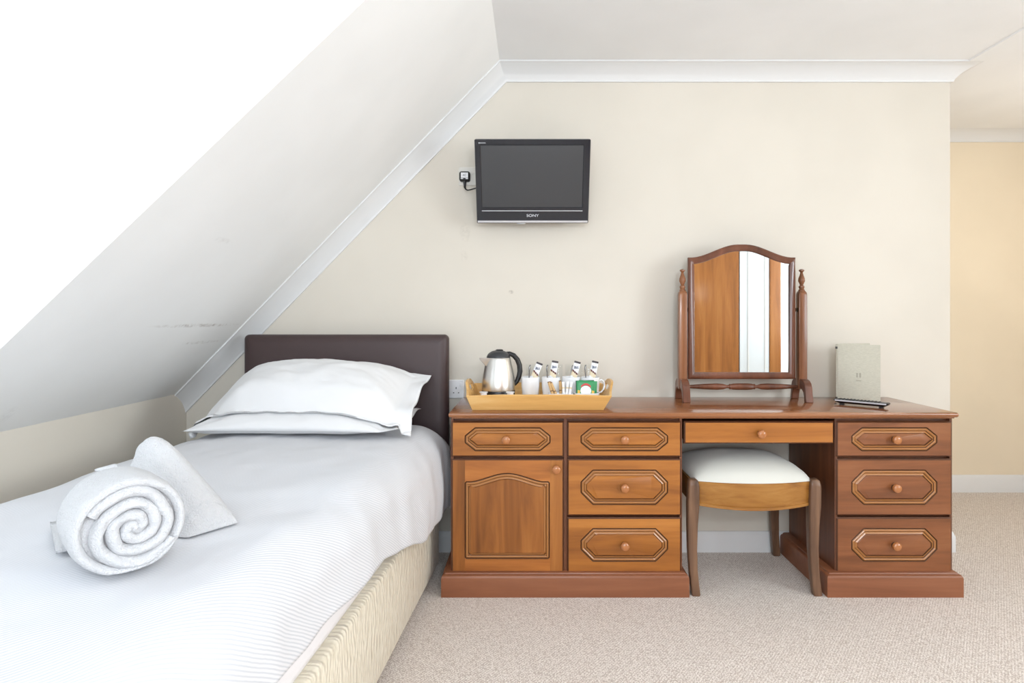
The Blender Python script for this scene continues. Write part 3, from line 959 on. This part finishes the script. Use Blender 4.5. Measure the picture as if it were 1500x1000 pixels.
for sx, xp in ((-1, .6705), (1, 1.2035)):
    yp = 2.675
    # tapered square post
    lo = []
    for z, hx in ((.775, .0175), (.80, .0185), (1.0, .0185), (1.195, .0180), (1.205, .0165), (1.212, .012)):
        lo.append([(xp+a, yp+b, z) for a, b in rrect(-hx, hx, -hx, hx, .003, 2)])
    post = MB().loft(lo).build('post', M['mirror_post'], DM, True, smooth=35)
    MB().lathe([(.013, 1.208), (.014, 1.216), (.0095, 1.221), (.0125, 1.228), (.012, 1.233), (.007, 1.238), (.009, 1.244), (.0145, 1.256), (.0135, 1.268), (.0085, 1.282), (.0055, 1.293), (.007, 1.297), (.0115, 1.301), (.0115, 1.306), (.006, 1.309), (.001, 1.310)], (xp, yp, 0), n=24).build('finial', M['mirror_post'], post, True)
    # arched foot: front and rear legs
    lo = []
    prof_f = [(-.082, 0), (-.060, 0), (-.058, .022), (-.050, .042), (-.034, .056), (-.014, .060), (.014, .060), (.034, .056), (.050, .042), (.058, .022), (.060, 0), (.082, 0),
              (.078, .018), (.074, .040), (.070, .064), (.062, .082), (.046, .094), (.030, .098), (-.030, .098), (-.046, .094), (-.062, .082), (-.070, .064), (-.074, .040), (-.078, .018)]
    foot = MB().loft([[(xp-.0165, yp+a, ZTOP+b) for a, b in prof_f], [(xp+.0165, yp+a, ZTOP+b) for a, b in prof_f]]).build('foot', M['mirror_wood'], DM, True, smooth=35, bevel=.003)
    # swivel fitting between post and frame
    xa, xb = (xp+.0185, cxm-mw) if sx < 0 else (cxm+mw, xp-.0185)
    MB().lathe([(.010, xa), (.010, xa+.0015), (.005, xa+.002), (.005, xb-.002), (.010, xb-.0015), (.010, xb)], (0, yp, 1.128), n=16, axis='x').build('swivel_knob', M['brass'], DM, True)
xs0, xs1 = .6705+.017, 1.2035-.017
mid = (xs0+xs1)/2; hl = (xs1-xs0)/2
pr = []
for f, r_ in ((0, .006), (.06, .0075), (.30, .012), (.55, .0145), (.66, .0125), (.73, .007), (.76, .008), (.78, .0125), (.80, .011), (.83, .0135), (.90, .0148), (1.0, .0148)):
    pr.append((r_, mid-hl+f*hl))
pr += [(r_, 2*mid-h) for r_, h in reversed(pr[:-1])]
MB().lathe(pr, (0, 2.675, .7845), n=24, axis='x').build('stretcher', M['mirror_wood'], DM, True)

# ------------------------------------------------------------------ television
TVt = R(20)
ztc, ytc = 1.686, 2.622
TV = thing('television', 'small black flat television tilted down on the wall', 'television', (.0005, ytc, ztc), (TVt, 0, 0))
w2, h2 = .250, .181
lo = []
for ins, y in ((.055, .078), (.050, .074), (.03, .045), (.004, .036), (0, .030), (0, .004), (.0025, 0)):
    lo.append([(x, y, z) for x, z in rrect(-w2+ins, w2-ins, -h2+ins, h2-ins, .006)])
# front: flat bezel, then lip down to the screen
sx0, sx1, sz0, sz1 = -.2225, .2185, -.1085, .155
fr0 = rrect(sx0-.004, sx1+.004, sz0-.004, sz1+.004, .003)
fr1 = rrect(sx0, sx1, sz0, sz1, .002)
lo.append([(x, .0, z) for x, z in fr0]); lo.append([(x, .004, z) for x, z in fr1])
cas = MB().loft(lo).build('casing', M['tv_black'], TV, smooth=35)
MB().box(sx0-.001, sx1+.001, .0025, .0042, sz0-.001, sz1+.001).build('screen', M['tv_screen'], TV, smooth=0)
MB().box(-.226, .222, -.0012, .001, -.1265, -.1235).build('trim_line', M['silver'], TV)
MB().box(-w2+.004, w2-.004, -.0022, .003, -h2+.0035, -h2+.0125).build('trim_strip', M['silver'], TV, bevel=.001)
MB().lathe([(.02, 0), (.02, .004), (.012, .006)], (0, 0, 0), n=24).xform(Matrix.Translation((-.052, .008, -h2-.003)) @ Matrix.Scale(.5, 4, (0, 1, 0))).build('sensor_bump', M['silver'], TV)
def text(s, size, M4, material, parent, name='lettering', ext=.0003, world=False):
    cu = bpy.data.curves.new(name, 'FONT'); cu.body = s; cu.size = size; cu.align_x = 'CENTER'; cu.align_y = 'CENTER'; cu.extrude = ext
    tmp = bpy.data.objects.new('tmp', cu); COL.objects.link(tmp)
    dg = bpy.context.evaluated_depsgraph_get()
    me = bpy.data.meshes.new_from_object(tmp.evaluated_get(dg)); bpy.data.objects.remove(tmp)
    me.transform(M4); me.materials.clear(); me.materials.append(material)
    o = bpy.data.objects.new(name, me); COL.objects.link(o); o.parent = parent
    return o
RX = Matrix.Rotation(R(90), 4, 'X')
o = text('SONY', .0165, Matrix.Translation((.0, -.0008, -.1465)) @ Matrix.Scale(1.25, 4, (1, 0, 0)) @ RX, M['logo'], TV)
o = text('BRAVIA', .0078, Matrix.Translation((-.217, -.0006, .1655)) @ Matrix.Scale(1.2, 4, (1, 0, 0)) @ RX, M['logo'], TV)
# wall bracket
mb = MB().box(-.05, .05, YW-.012-ytc, YW-.001-ytc, -.07, .07).box(-.018, .018, .05, YW-.006-ytc, -.03, .03)
o = mb.build('wall_bracket', M['black'], TV)
o.rotation_euler = (-TVt, 0, 0)

# sockets
def faceplate(x0, x1, z0, z1, y=YW, tk_=.009):
    lo = []
    for ins, yy in ((0, y-.0005), (0, y-tk_+.003), (.003, y-tk_)):
        lo.append([(x, yy, z) for x, z in rrect(x0+ins, x1-ins, z0+ins, z1-ins, .004, 3)])
    return MB().loft(lo)
zc = CZ-(258.5-CY)/F*YW; xc = -.3015
sk = thing('wall_socket', 'single cream wall socket half hidden behind the television', 'socket', (xc, YW, zc))
faceplate(xc-.043, xc+.043, zc-.043, zc+.043).build('faceplate', M['cream_plastic'], sk, True, smooth=35)
MB().box(xc+.018, xc+.030, YW-.013, YW-.008, zc+.012, zc+.030).build('rocker_switch', M['cream_plastic'], sk, True)
px_, pz_ = -.3145, CZ-(260.5-CY)/F*YW
pg = thing('power_plug', 'black power plug with white label pushed in beside the television', 'plug', (px_, YW, pz_))
lo = []
for ins, y in ((.0, YW-.009), (0, YW-.028), (.004, YW-.034), (.007, YW-.036)):
    lo.append([(x, y, z) for x, z in rrect(px_-.025+ins, px_+.025-ins, pz_-.022+ins, pz_+.024-ins, .010-ins*.5, 4)])
MB().loft(lo).build('plug_body', M['black'], pg, True, smooth=40)
lb = MB().box(px_-.0165, px_+.0165, YW-.0372, YW-.0358, pz_-.008, pz_+.0165).build('plug_label', M['white_plastic'], pg, True)
MB().box(px_-.017, px_-.006, YW-.0372, YW-.0358, pz_-.0135, pz_-.010).box(px_+.006, px_+.017, YW-.0372, YW-.0358, pz_-.0135, pz_-.010).build('fuse_slot', M['white_plastic'], pg, True)
text('AC', .012, Matrix.Translation((0, -.0376, .004)) @ RX, M['ink'], pg)
pts = [(px_, YW-.022, pz_-.018), (px_, YW-.022, pz_-.035), (px_+.001, YW-.024, pz_-.050), (px_+.006, YW-.03, pz_-.060), (px_+.016, YW-.04, pz_-.066), (px_+.030, YW-.055, pz_-.067), (px_+.06, YW-.07, pz_-.062), (px_+.115, YW-.075, pz_-.05)]
MB().tube(pts, [.0085, .0065, .005, .0035, .003, .003, .003, .003], 10).build('power_cord', M['black'], pg, True, smooth=60)

zc = CZ-(569.5-CY)/F*YW; xc = -.3925
sk = thing('wall_socket', 'white double wall socket between the headboard and the tea tray', 'socket', (xc, YW, zc))
faceplate(xc-.073, xc+.073, zc-.043, zc+.043).build('faceplate', M['white_plastic'], sk, True, smooth=35)
for cx_ in (xc-.036, xc+.036):
    mb = MB().box(cx_-.002, cx_+.002, YW-.0095, YW-.0088, zc+.001, zc+.010)
    mb.box(cx_-.0142, cx_-.0088, YW-.0095, YW-.0088, zc-.0185, zc-.0145).box(cx_+.0088, cx_+.0142, YW-.0095, YW-.0088, zc-.0185, zc-.0145)
    mb.build('pin_hole', M['ink'], sk, True)
    MB().box(cx_+.017, cx_+.027, YW-.0125, YW-.0088, zc+.012, zc+.030).build('rocker_switch', M['white_plastic'], sk, True, bevel=.001)
mb = MB()
for k in range(3): mb.box(xc-.006, xc+.002, YW-.0095, YW-.0088, zc+.004+k*.011, zc+.0085+k*.011)
mb.build('charging_port', M['ink'], sk, True)

# ------------------------------------------------------------------ tea tray
ZTF = .7530
TR = thing('serving_tray', 'pale bamboo tray with flared sides and cut-out handles on the dressing table', 'tray', (.025, 2.545, ZTOP))
bx0, bx1, by0, by1 = -.240, .283, 2.392, 2.690
MB().box(bx0, bx1, by0, by1, ZTOP+.0005, ZTF).build('tray_base', M['bamboo'], TR, True, bevel=.002)
# front and back walls flare outwards
for (yb, yt, zt, nm) in ((by0, 2.362, .7845, 'front_wall'), (by1, 2.712, .7965, 'back_wall')):
    s = 1 if yb == by0 else -1
    lo = []
    nseg = 16
    for i in range(nseg+1):
        f = i/nseg
        xb_ = bx0-.001+(bx1-bx0+.002)*f; xt_ = -.262+(.3135+.262)*f
        zz = zt + (.004*sstep(0, .25, f)*sstep(1, .75, f) if s > 0 else .004*math.sin(PI*f))
        lo.append([(xb_, yb, ZTOP+.0008), (xt_, yt, zz-.002), (xt_, yt+s*.002, zz), (xt_, yt+s*.008, zz), (xt_, yt+s*.010, zz-.003), (xb_, yb+s*.010, ZTOP+.0008)])
    MB().loft(lo).build(nm, M['bamboo'], TR, True, smooth=35)
# side walls rise to a handle with a slot
for sx, xb_, xt_ in ((-1, bx0, -.262), (1, bx1, .3135)):
    def sp(v, z):       # point on the flared plane; v along y 0..1
        f = (z-ZTOP)/(.0625)
        yb = by0+(by1-by0)*v; 
        yt = 2.364+(2.710-2.364)*v
        return (xb_+(xt_-xb_)*f, yb+(yt-yb)*min(f, 1), z)
    cvs = (.5, .792)
    outer = [(0, ZTOP+.001), (1, ZTOP+.001), (1, .792), (.86, .797), (.70, .826), (.60, .831), (.40, .831), (.30, .826), (.14, .797), (0, .784)]
    hole = [(.34, .795), (.37, .789), (.63, .789), (.66, .795), (.66, .806), (.63, .812), (.37, .812), (.34, .806)]
    cc = (.5, .80)
    sc_ = .35
    o2 = [(v*sc_, z) for v, z in outer]; h2_ = [(v*sc_, z) for v, z in hole]; c2 = (.5*sc_, .80)
    A = angles_of([o2, h2_], c2)
    Lo = radial(o2, c2, A); Lh = radial(h2_, c2, A)
    thick = .009*(-sx)
    def w3(L, dx): return [tuple(Vector(sp(p[0]/sc_, p[1]))+Vector((dx, 0, 0))) for p in L]
    MB().loft([w3(Lh, thick), w3(Lo, thick), w3(Lo, 0), w3(Lh, 0), w3(Lh, thick)], 0, False, False).build('handle_wall', M['bamboo'], TR, True, smooth=35)

# kettle
kx, ky = (731.5-CX)/F*2.555-.004, 2.555
KT = thing('kettle', 'brushed steel electric kettle with black lid and handle on the tray', 'kettle', (kx, ky, ZTF))
MB().lathe([(.066, .0005), (.068, .004), (.068, .010), (.060, .012)], n=40).build('power_base', M['black'], KT)
MB().lathe([(.064, .012), (.0705, .013), (.0715, .030), (.0705, .032)], n=48).build('base_band', M['black'], KT)
MB().lathe([(.0705, .0318), (.0712, .036), (.0705, .06), (.0665, .095), (.060, .130), (.0535, .160), (.0515, .168), (.050, .170)], n=56).build('kettle_body', M['steel'], KT, smooth=60)
lid = MB().lathe([(.0505, .1695), (.050, .174), (.046, .183), (.038, .191), (.027, .197), (.013, .2), (.001, .2005)], n=40).build('lid', M['dark_rubber'], KT, smooth=60)
MB().lathe([(.016, .198), (.0165, .202), (.012, .2045), (.001, .205)], (.004, 0, 0), n=20).build('lid_button', M['black'], lid)
# spout: pointed beak on the left
sp_ = []
for f, dx, hw_, z0_, z1_ in ((0, -.040, .030, .112, .1690), (.5, -.062, .019, .140, .1700), (1, -.084, .003, .164, .1712)):
    sp_.append([(dx, -hw_, z1_), (dx, hw_, z1_), (dx-.0, hw_*.35, z0_), (dx, -hw_*.35, z0_)])
MB().loft(sp_).xform(Matrix.Rotation(R(24), 4, 'Z')).build('spout', M['steel'], KT, smooth=25)
hp = [(.030, 0, .186), (.048, 0, .186), (.066, 0, .178), (.082, 0, .160), (.0915, 0, .136), (.0935, 0, .110), (.089, 0, .086), (.080, 0, .066), (.068, 0, .052)]
MB().tube(hp, [.008, .0095, .0105, .011, .0115, .0115, .011, .010, .008], 14, flat=1.15, up=(0, 0, 1)).xform(Matrix.Rotation(R(12), 4, 'Z')).build('kettle_handle', M['black'], KT, smooth=60)

# mugs
def mug_proto():
    t = thing('mug', '', 'mug', (0, 0, 0), group='white mugs on the tea tray')
    MB().lathe([(.001, .006), (.024, .006), (.0305, .010), (.0335, .03), (.0365, .088), (.0375, .0905), (.0392, .0900), (.0395, .087), (.0385, .05), (.0350, .012), (.031, .0015), (.028, 0), (.001, .001)], n=44, cap0=False, cap1=False).build('mug_body', M['porcelain'], t, smooth=60)
    hp = [(.0355, 0, .074), (.048, 0, .078), (.058, 0, .070), (.0605, 0, .054), (.056, 0, .036), (.046, 0, .024), (.0345, 0, .022)]
    MB().tube(hp, [.0045, .0042, .004, .004, .004, .0042, .0045], 10, flat=1.5).build('mug_handle', M['porcelain'], t, smooth=60)
    return t
mugs = []
proto = mug_proto()
YMG = 2.545
mug_spec = [(777, YMG, 62, 'white mug nearest the kettle holding a strongly tilted sachet and a spoon'),
            (807, YMG-.005, 70, 'white mug second from the kettle, directly behind the brown sugar sticks'),
            (836.5, YMG, 66, 'white mug third from the kettle, behind the white sugar sticks'),
            (864.5, YMG-.005, -2, 'white mug at the end farthest from the kettle, behind the green tea packets')]
for i, (px, Y, rz, lab) in enumerate(mug_spec):
    o = proto if i == 0 else copy_tree(proto)
    o.location = ((px-CX)/F*Y, Y, ZTF+.0004); o.rotation_euler = (0, 0, R(rz)); o['label'] = lab; o.scale = (1, 1, .97)
    mugs.append(o)

# sachets of coffee in the mugs
def sachet_proto():
    t = thing('coffee_sachet', '', 'sachet', (0, 0, 0), group='coffee sachets standing in the mugs')
    mb = MB(); N = 10; K = 34; H = .146; W = .0138
    top = []; bot = []
    for j in range(K+1):
        v = j/K
        for i in range(N+1):
            u = -1+2*i/N
            th = .0035*(1-u*u)**.7*sstep(0, .1, v)*sstep(1, .88, v)+.0003
            crimp = .0005*math.sin(v*200) if v > .93 else 0
            top.append((u*W, -th+crimp, v*H)); bot.append((u*W, th+crimp, v*H))
    n = N+1; o_ = len(top); fs = []; ms = []
    def mi(v):
        if v > .938: return 1
        if .655 < v < .70: return 2
        if v <= .655 and v > .52: return 3
        return 0
    for j in range(K):
        for i in range(N):
            a0 = j*n+i; u = -1+2*(i+.5)/N
            m_ = mi((j+.5)/K+.05*u*(0 if j/K > .8 else 1))
            fs.append((a0, a0+1, a0+n+1, a0+n)); ms.append(m_)
            fs.append((o_+a0, o_+a0+n, o_+a0+n+1, o_+a0+1)); ms.append(m_)
    ring = [i for i in range(n)]+[j*n+N for j in range(1, K+1)]+[K*n+i for i in range(N-1, -1, -1)]+[j*n for j in range(K-1, 0, -1)]
    for q in range(len(ring)):
        a0, b0 = ring[q], ring[(q+1) % len(ring)]; fs.append((a0, o_+a0, o_+b0, b0)); ms.append(0)
    mb.add([*top, *bot], fs, ms).build('packet', [M['s_white'], M['s_dark'], M['s_red'], M['s_cream']], t, smooth=50)
    # handwriting-like blue script on the front
    pts = []
    for k in range(44):
        f = k/43
        pts.append((-.0098+.0196*f+.0018*math.sin(f*26), -.0041, .117+.0065*math.sin(f*24+.6)*(1.1-.4*f)+.005*f))
    MB().tube(pts, .0009, 6).build('lettering', M['s_blue'], t, smooth=60)
    return t
sp0 = sachet_proto()
sach = [(.0, -.008, 22, -4, 'coffee sachet leaning far over in the mug beside the kettle'),
        (.002, -.010, 10, -4, 'coffee sachet in the second mug from the kettle'),
        (.002, -.010, 15, -4, 'coffee sachet in the third mug from the kettle'),
        (.002, -.010, 12, -4, 'coffee sachet in the mug behind the green tea packets')]
for i, (dx, dy, lean, back, lab) in enumerate(sach):
    o = sp0 if i == 0 else copy_tree(sp0)
    mloc = mugs[i].location
    b = R(lean)
    # keep the foot on the mug's floor
    o.location = (mloc.x+dx-.030*math.sin(b)-.003, mloc.y+dy+.006, ZTF+.0125)
    o.rotation_euler = (R(back), b, 0); o['label'] = lab
    o.scale = (1, 1, 1)
def spoon_proto():
    t = thing('teaspoon', '', 'spoon', (0, 0, 0), group='teaspoons standing in the mugs')
    mb = MB()
    pts = [(0, 0, .030), (0, 0, .05), (0, 0, .08), (.0, 0, .105), (.001, 0, .118), (.003, .001, .126), (.006, .002, .129)]
    mb.tube(pts, [.0022, .002, .0022, .003, .0036, .0036, .002], 10, flat=.55, up=(1, 0, 0)).build('spoon_handle', M['chrome'], t, smooth=60)
    lo = []
    for f in range(9):
        a = PI*f/8; r_ = .0115*math.sin(a)**.8+.0004
        lo.append([(r_*math.cos(2*PI*k/14), .003*math.sin(2*PI*k/14)*math.sin(a), .0005+.033*(1-math.cos(a))/2) for k in range(14)])
    MB().loft(lo).build('spoon_bowl', M['chrome'], t, smooth=60)
    return t
s0 = spoon_proto()
for i, (dx, dy, rx_, ry_, lab) in enumerate([(-.007, .004, -3, 1, 'teaspoon handle standing upright in the mug nearest the kettle'), (-.011, .010, -3, -3, 'teaspoon in the second mug from the kettle, half hidden by its sachet'),
                                             (-.008, .008, -3, 6, 'teaspoon in the third mug from the kettle, leaning along its sachet'), (-.012, .010, -3, -4, 'teaspoon in the mug behind the green tea packets')]):
    o = s0 if i == 0 else copy_tree(s0)
    ml = mugs[i].location
    o.location = (ml.x+dx, ml.y+dy, ZTF+.0085); o.rotation_euler = (R(rx_), R(ry_), 0); o['label'] = lab

# glass tumblers behind the mugs
def tumbler_proto():
    mb = MB().lathe([(.001, .0005), (.028, .0005), (.0305, .004), (.0372, .1325), (.0366, .1335)], n=40, cap0=False, cap1=False)
    o = mb.build('glass_tumbler', M['tumbler'], smooth=60)
    return tag(o, '', 'glass', 'clear tumblers behind the mugs')
g0 = tumbler_proto()
for i, (px, lab) in enumerate([(783, 'clear glass tumbler behind the mug nearest the kettle'), (812, 'clear glass tumbler behind the second mug from the kettle'),
                               (840, 'clear glass tumbler behind the third mug from the kettle'), (862, 'clear glass tumbler at the end of the row farthest from the kettle')]):
    o = g0 if i == 0 else g0.copy()
    if i: COL.objects.link(o)
    Y = 2.642
    o.location = ((px-CX)/F*Y, Y, ZTF); o['label'] = lab

# milk pots
def pot_proto():
    t = thing('milk_pot', '', 'milk pot', (0, 0, 0), group='small milk pots before the kettle')
    MB().lathe([(.0105, 0), (.011, .001), (.0138, .028), (.0172, .029), (.0172, .0305), (.001, .0305)], n=28, cap1=False).build('pot_cup', M['white_plastic'], t, smooth=40)
    MB().lathe([(.0168, .0307), (.0168, .0313), (.001, .0313)], n=28).build('foil_lid', M['white_plastic'], t, smooth=40)
    return t
p0 = pot_proto()
for i, (px, py, lab) in enumerate([(708.5, 2.452, 'small white milk pot at the tray end beside the power base, below the kettle spout'), (747.5, 2.452, 'small white milk pot in front of the kettle below its handle')]):
    o = p0 if i == 0 else copy_tree(p0)
    o.location = ((px-CX)/F*py, py, ZTF); o['label'] = lab; o.scale = (1, 1, 1.15)

# two dishes
def dish(name, label, x0, x1, y0, y1, h):
    o_ = rrect(x0, x1, y0, y1, .008, 4)
    lo = [[(x, y, ZTF+.0005) for x, y in inset(o_, .004)], [(x, y, ZTF+h-.001) for x, y in o_], [(x, y, ZTF+h) for x, y in inset(o_, .001)],
          [(x, y, ZTF+h-.001) for x, y in inset(o_, .003)], [(x, y, ZTF+.004) for x, y in inset(o_, .006)]]
    ob = MB().loft(lo).build(name, M['porcelain'], smooth=40)
    return tag(ob, label, 'dish')
YD = 2.452
dish('sugar_dish', 'small white dish holding the sugar sticks in front of the middle mugs', .066, .166, 2.430, 2.482, .030)
dish('tea_dish', 'small white dish holding the green tea packets at the tray end', .172, .273, 2.430, 2.482, .032)
def stick(name, label, x, y, lean, back, mats, H=.068, grp='', bands=None):
    mb = MB(); K = 20; lo = []
    W = .0052
    for j in range(K+1):
        v = j/K; th = .0028*sstep(0, .12, v)*sstep(1, .88, v)+.0003
        lo.append([(W*math.cos(2*PI*k/12), th*math.sin(2*PI*k/12), v*H) for k in range(12)])
    ms = [(1 if bands and any(a < (j+.5)/K < b for a, b in bands) else 0) for j in range(K)]
    mb.loft(lo, ms)
    ob = mb.build(name, mats, smooth=60)
    ob.location = (x, y, ZTF+.0055); ob.rotation_euler = (R(back), R(lean), 0)
    return tag(ob, label, 'sugar stick', grp)
for i, (x, y, ln, ds) in enumerate([(.088, 2.446, -17, 'front brown sugar stick leaning farthest towards the kettle'), (.097, 2.458, -20, 'brown sugar stick behind the front leaning one'), (.106, 2.446, -24, 'brown sugar stick in the middle of the leaning bunch'), (.117, 2.454, -3, 'brown sugar stick standing upright next to the white ones')]):
    stick('sugar_stick', ds, x, y, ln, -4, [M['kraft'], M['kraft_d']], H=.076, grp='brown sugar sticks', bands=[(.45, .52), (.93, 1)])
for i, (x, y, ln, ds) in enumerate([(.128, 2.446, -2, 'white sugar stick next to the brown ones'), (.139, 2.450, 5, 'white sugar stick in the middle of the white three'), (.149, 2.447, 9, 'white sugar stick nearest the green tea packets')]):
    stick('sugar_stick', ds, x, y, ln, -4, [M['s_white'], M['s_cream']], H=.072, grp='white sugar sticks', bands=[(.60, .72)])
def tea_bag(x, y, z, rx_, ry_, rz_, label, c0, front=True):
    t = thing('tea_packet', label, 'tea packet', (x, y, z), (R(rx_), R(ry_), R(rz_)), 'green tea packets')
    W, H = .038, .076
    lo = []
    for ins, yy in ((0, .0006), (0, 0), (.004, -.002), (.012, -.003)):
        lo.append([(a, yy, b) for a, b in inset([(-W, 0), (W, 0), (W, H), (-W, H)], ins)])
    MB().loft(lo).build('envelope', c0, t, smooth=25)
    if front:
        el = [(.022*math.cos(2*PI*k/28), -.0034, .036+.020*math.sin(2*PI*k/28)) for k in range(28)]
        e2 = [(a, -.0029, b) for a, _, b in el]
        MB().loft([e2, el]).build('white_oval', M['s_white'], t, smooth=0)
        rib = []
        for k in range(13):
            f = -1+2*k/12
            rib.append([(f*.020, -.0042, .058-.010*f*f), (f*.020, -.0042, .066-.010*f*f), (f*.020, -.003, .066-.010*f*f), (f*.020, -.003, .058-.010*f*f)])
        MB().loft(rib).build('red_ribbon', M['red'], t, smooth=0)
        for sx in (-1, 1):
            MB().loft([[(sx*.029-.005, y, .022), (sx*.029+.005, y, .022), (sx*.029+.006, y, .036), (sx*.029-.004, y, .038)] for y in (-.0033, -.0027)]).build('yellow_patch', M['yellow'], t, smooth=0)
    return t
tea_bag(.217, 2.445, ZTF+.0050, -7, 2, 0, 'frontmost green tea packet showing its white oval and red ribbon', M['green'])
tea_bag(.224, 2.4555, ZTF+.0050, -7, 4, 0, 'green tea packet in the middle of the dish behind the front one', M['green'], False)
tea_bag(.219, 2.4645, ZTF+.0050, -5, -2, 0, 'dark green tea packet rearmost in the dish', M['green_d'], False)

# ------------------------------------------------------------------ folder and remote
FO = thing('information_folder', 'grey-beige cloth information folder standing half open by the wall behind the remote', 'folder', (1.356, 2.66, ZTOP))
def cover(name, w, h, yaw, tk_, mat_, dy=0):
    lo = []
    for ins, y in ((.0012, .0), (0, -.0008), (0, -tk_+.0008), (.0012, -tk_)):
        lo.append([(a, y, b) for a, b in rrect(ins, w-ins, .0006+ins, h-ins, .003, 2)])
    return MB().loft(lo).xform(Matrix.Translation((0, dy, 0)) @ Matrix.Rotation(R(yaw), 4, 'Z')).build(name, mat_, FO, smooth=30)
cover('back_cover', .166, .255, 10, .003, M['folder'], dy=.006)
fc = cover('front_cover', .166, .252, -26, .003, M['folder'], dy=.0)
MB().tube([(-.0015, .002, .002), (-.0015, .002, .252)], .0035, 10).build('spine', M['folder'], FO)
for z in (.008, .232):
    MB().box(-.0058, .000, -.003, .006, z, z+.010).build('binding_clip', M['black'], FO)
Y26 = Matrix.Rotation(R(-26), 4, 'Z')
mb = MB()
for dx in (-.006, .006):
    mb.box(.083+dx-.0035, .083+dx+.0035, -.0036, -.0029, .108, .128)
mb.box(.073, .093, -.0036, -.0029, .092, .096)
mb.xform(Y26).build('emblem', M['emboss'], fc)
RMa = math.atan2(2.425-2.575, 1.452-1.298)
RM = thing('remote_control', 'black remote control with silver front edge lying before the grey folder', 'remote control', ((1.298+1.452)/2, (2.425+2.575)/2, ZTOP+.003), (0, 0, RMa))
hl, hw = .1035, .022
lo = []
for ix, iy, z in ((.016, .010, .004), (.004, .003, .010), (0, 0, .0155), (.0, .0, .019), (.002, .002, .0205)):
    lo.append([(a, b, z) for a, b in rrect(-hl+ix, hl-ix, -hw+iy, hw-iy, .008, 4)])
MB().loft(lo).build('remote_body', M['black'], RM, smooth=40)
lo = []
MB().box(-hl+.006, hl-.006, -hw-.0012, -hw+.001, .0130, .0192).build('silver_edge', M['silver'], RM, bevel=.0008)
mb = MB()
for i in range(12):
    for k in range(3):
        mb.lathe([(.0038, .0203), (.0038, .0225), (.0025, .0232)], (-.082+i*.0135, -.011+k*.011, 0), n=10)
mb.build('button_pad', M['dark_rubber'], RM)
for sx in (-1, 1):
    MB().box(sx*.075-.008, sx*.075+.008, -.008, .008, -.0028, .006).build('rubber_foot', M['black'], RM)

# ------------------------------------------------------------------ light
def area(name, loc, rot, sx, sy, power, col):
    l = bpy.data.lights.new(name, 'AREA'); l.shape = 'RECTANGLE'; l.size = sx; l.size_y = sy; l.energy = power; l.color = col
    o = bpy.data.objects.new(name, l); COL.objects.link(o); o.location = loc; o.rotation_euler = rot; return o
area('daylight_window', (XW-.25, .80, 1.56), (0, R(-90), 0), 1.25, 1.10, 7, (.90, .95, 1.0))
area('fill_rear_window', (-.35, YB-.22, 1.51), (R(90), 0, 0), 1.8, 1.15, 62, (.82, .905, 1.0))  # frontal fill light through the added rear window
area('daylight_right_window', (XE+.25, 0, 1.44), (0, R(90), 0), 1.2, 1.6, 96, (.90, .95, 1.0))
def bulb(name, loc, power, rad, col):
    l = bpy.data.lights.new(name, 'POINT'); l.energy = power; l.shadow_soft_size = rad; l.color = col
    o = bpy.data.objects.new(name, l); COL.objects.link(o); o.location = loc; return o
bulb('fill_pendant_bulb', (LAMP[0], LAMP[1], ZC-.68), 60, .10, (.84, .92, 1.0))  # added fill light inside the unseen globe
bulb('passage_fill_bulb', (LAMP2[0], LAMP2[1], LAMP2[2]-.75), 9, .12, (1.0, .98, .95))  # added fill below the passage lamp, brightens far wall and ceiling
W = bpy.data.worlds.new('sky'); S.world = W; W.use_nodes = True
bg = W.node_tree.nodes['Background']; bg.inputs[0].default_value = (.82, .9, 1, 1); bg.inputs[1].default_value = 2.0

# ------------------------------------------------------------------ camera
cam = bpy.data.cameras.new('camera'); co = bpy.data.objects.new('camera', cam); COL.objects.link(co)
cam.sensor_width = 36; cam.sensor_fit = 'HORIZONTAL'; cam.lens = 36*F/1500
co.location = (0, 0, CZ); co.rotation_euler = (R(90), 0, 0)
cam.shift_x = -(CX-750)/1500; cam.shift_y = (CY-500)/1500
cam.clip_start = .02
S.camera = co
S.view_settings.view_transform = 'Standard'; S.view_settings.look = 'None'
S.view_settings.exposure = -0.08; S.view_settings.gamma = 1; S.view_settings.use_curve_mapping = False
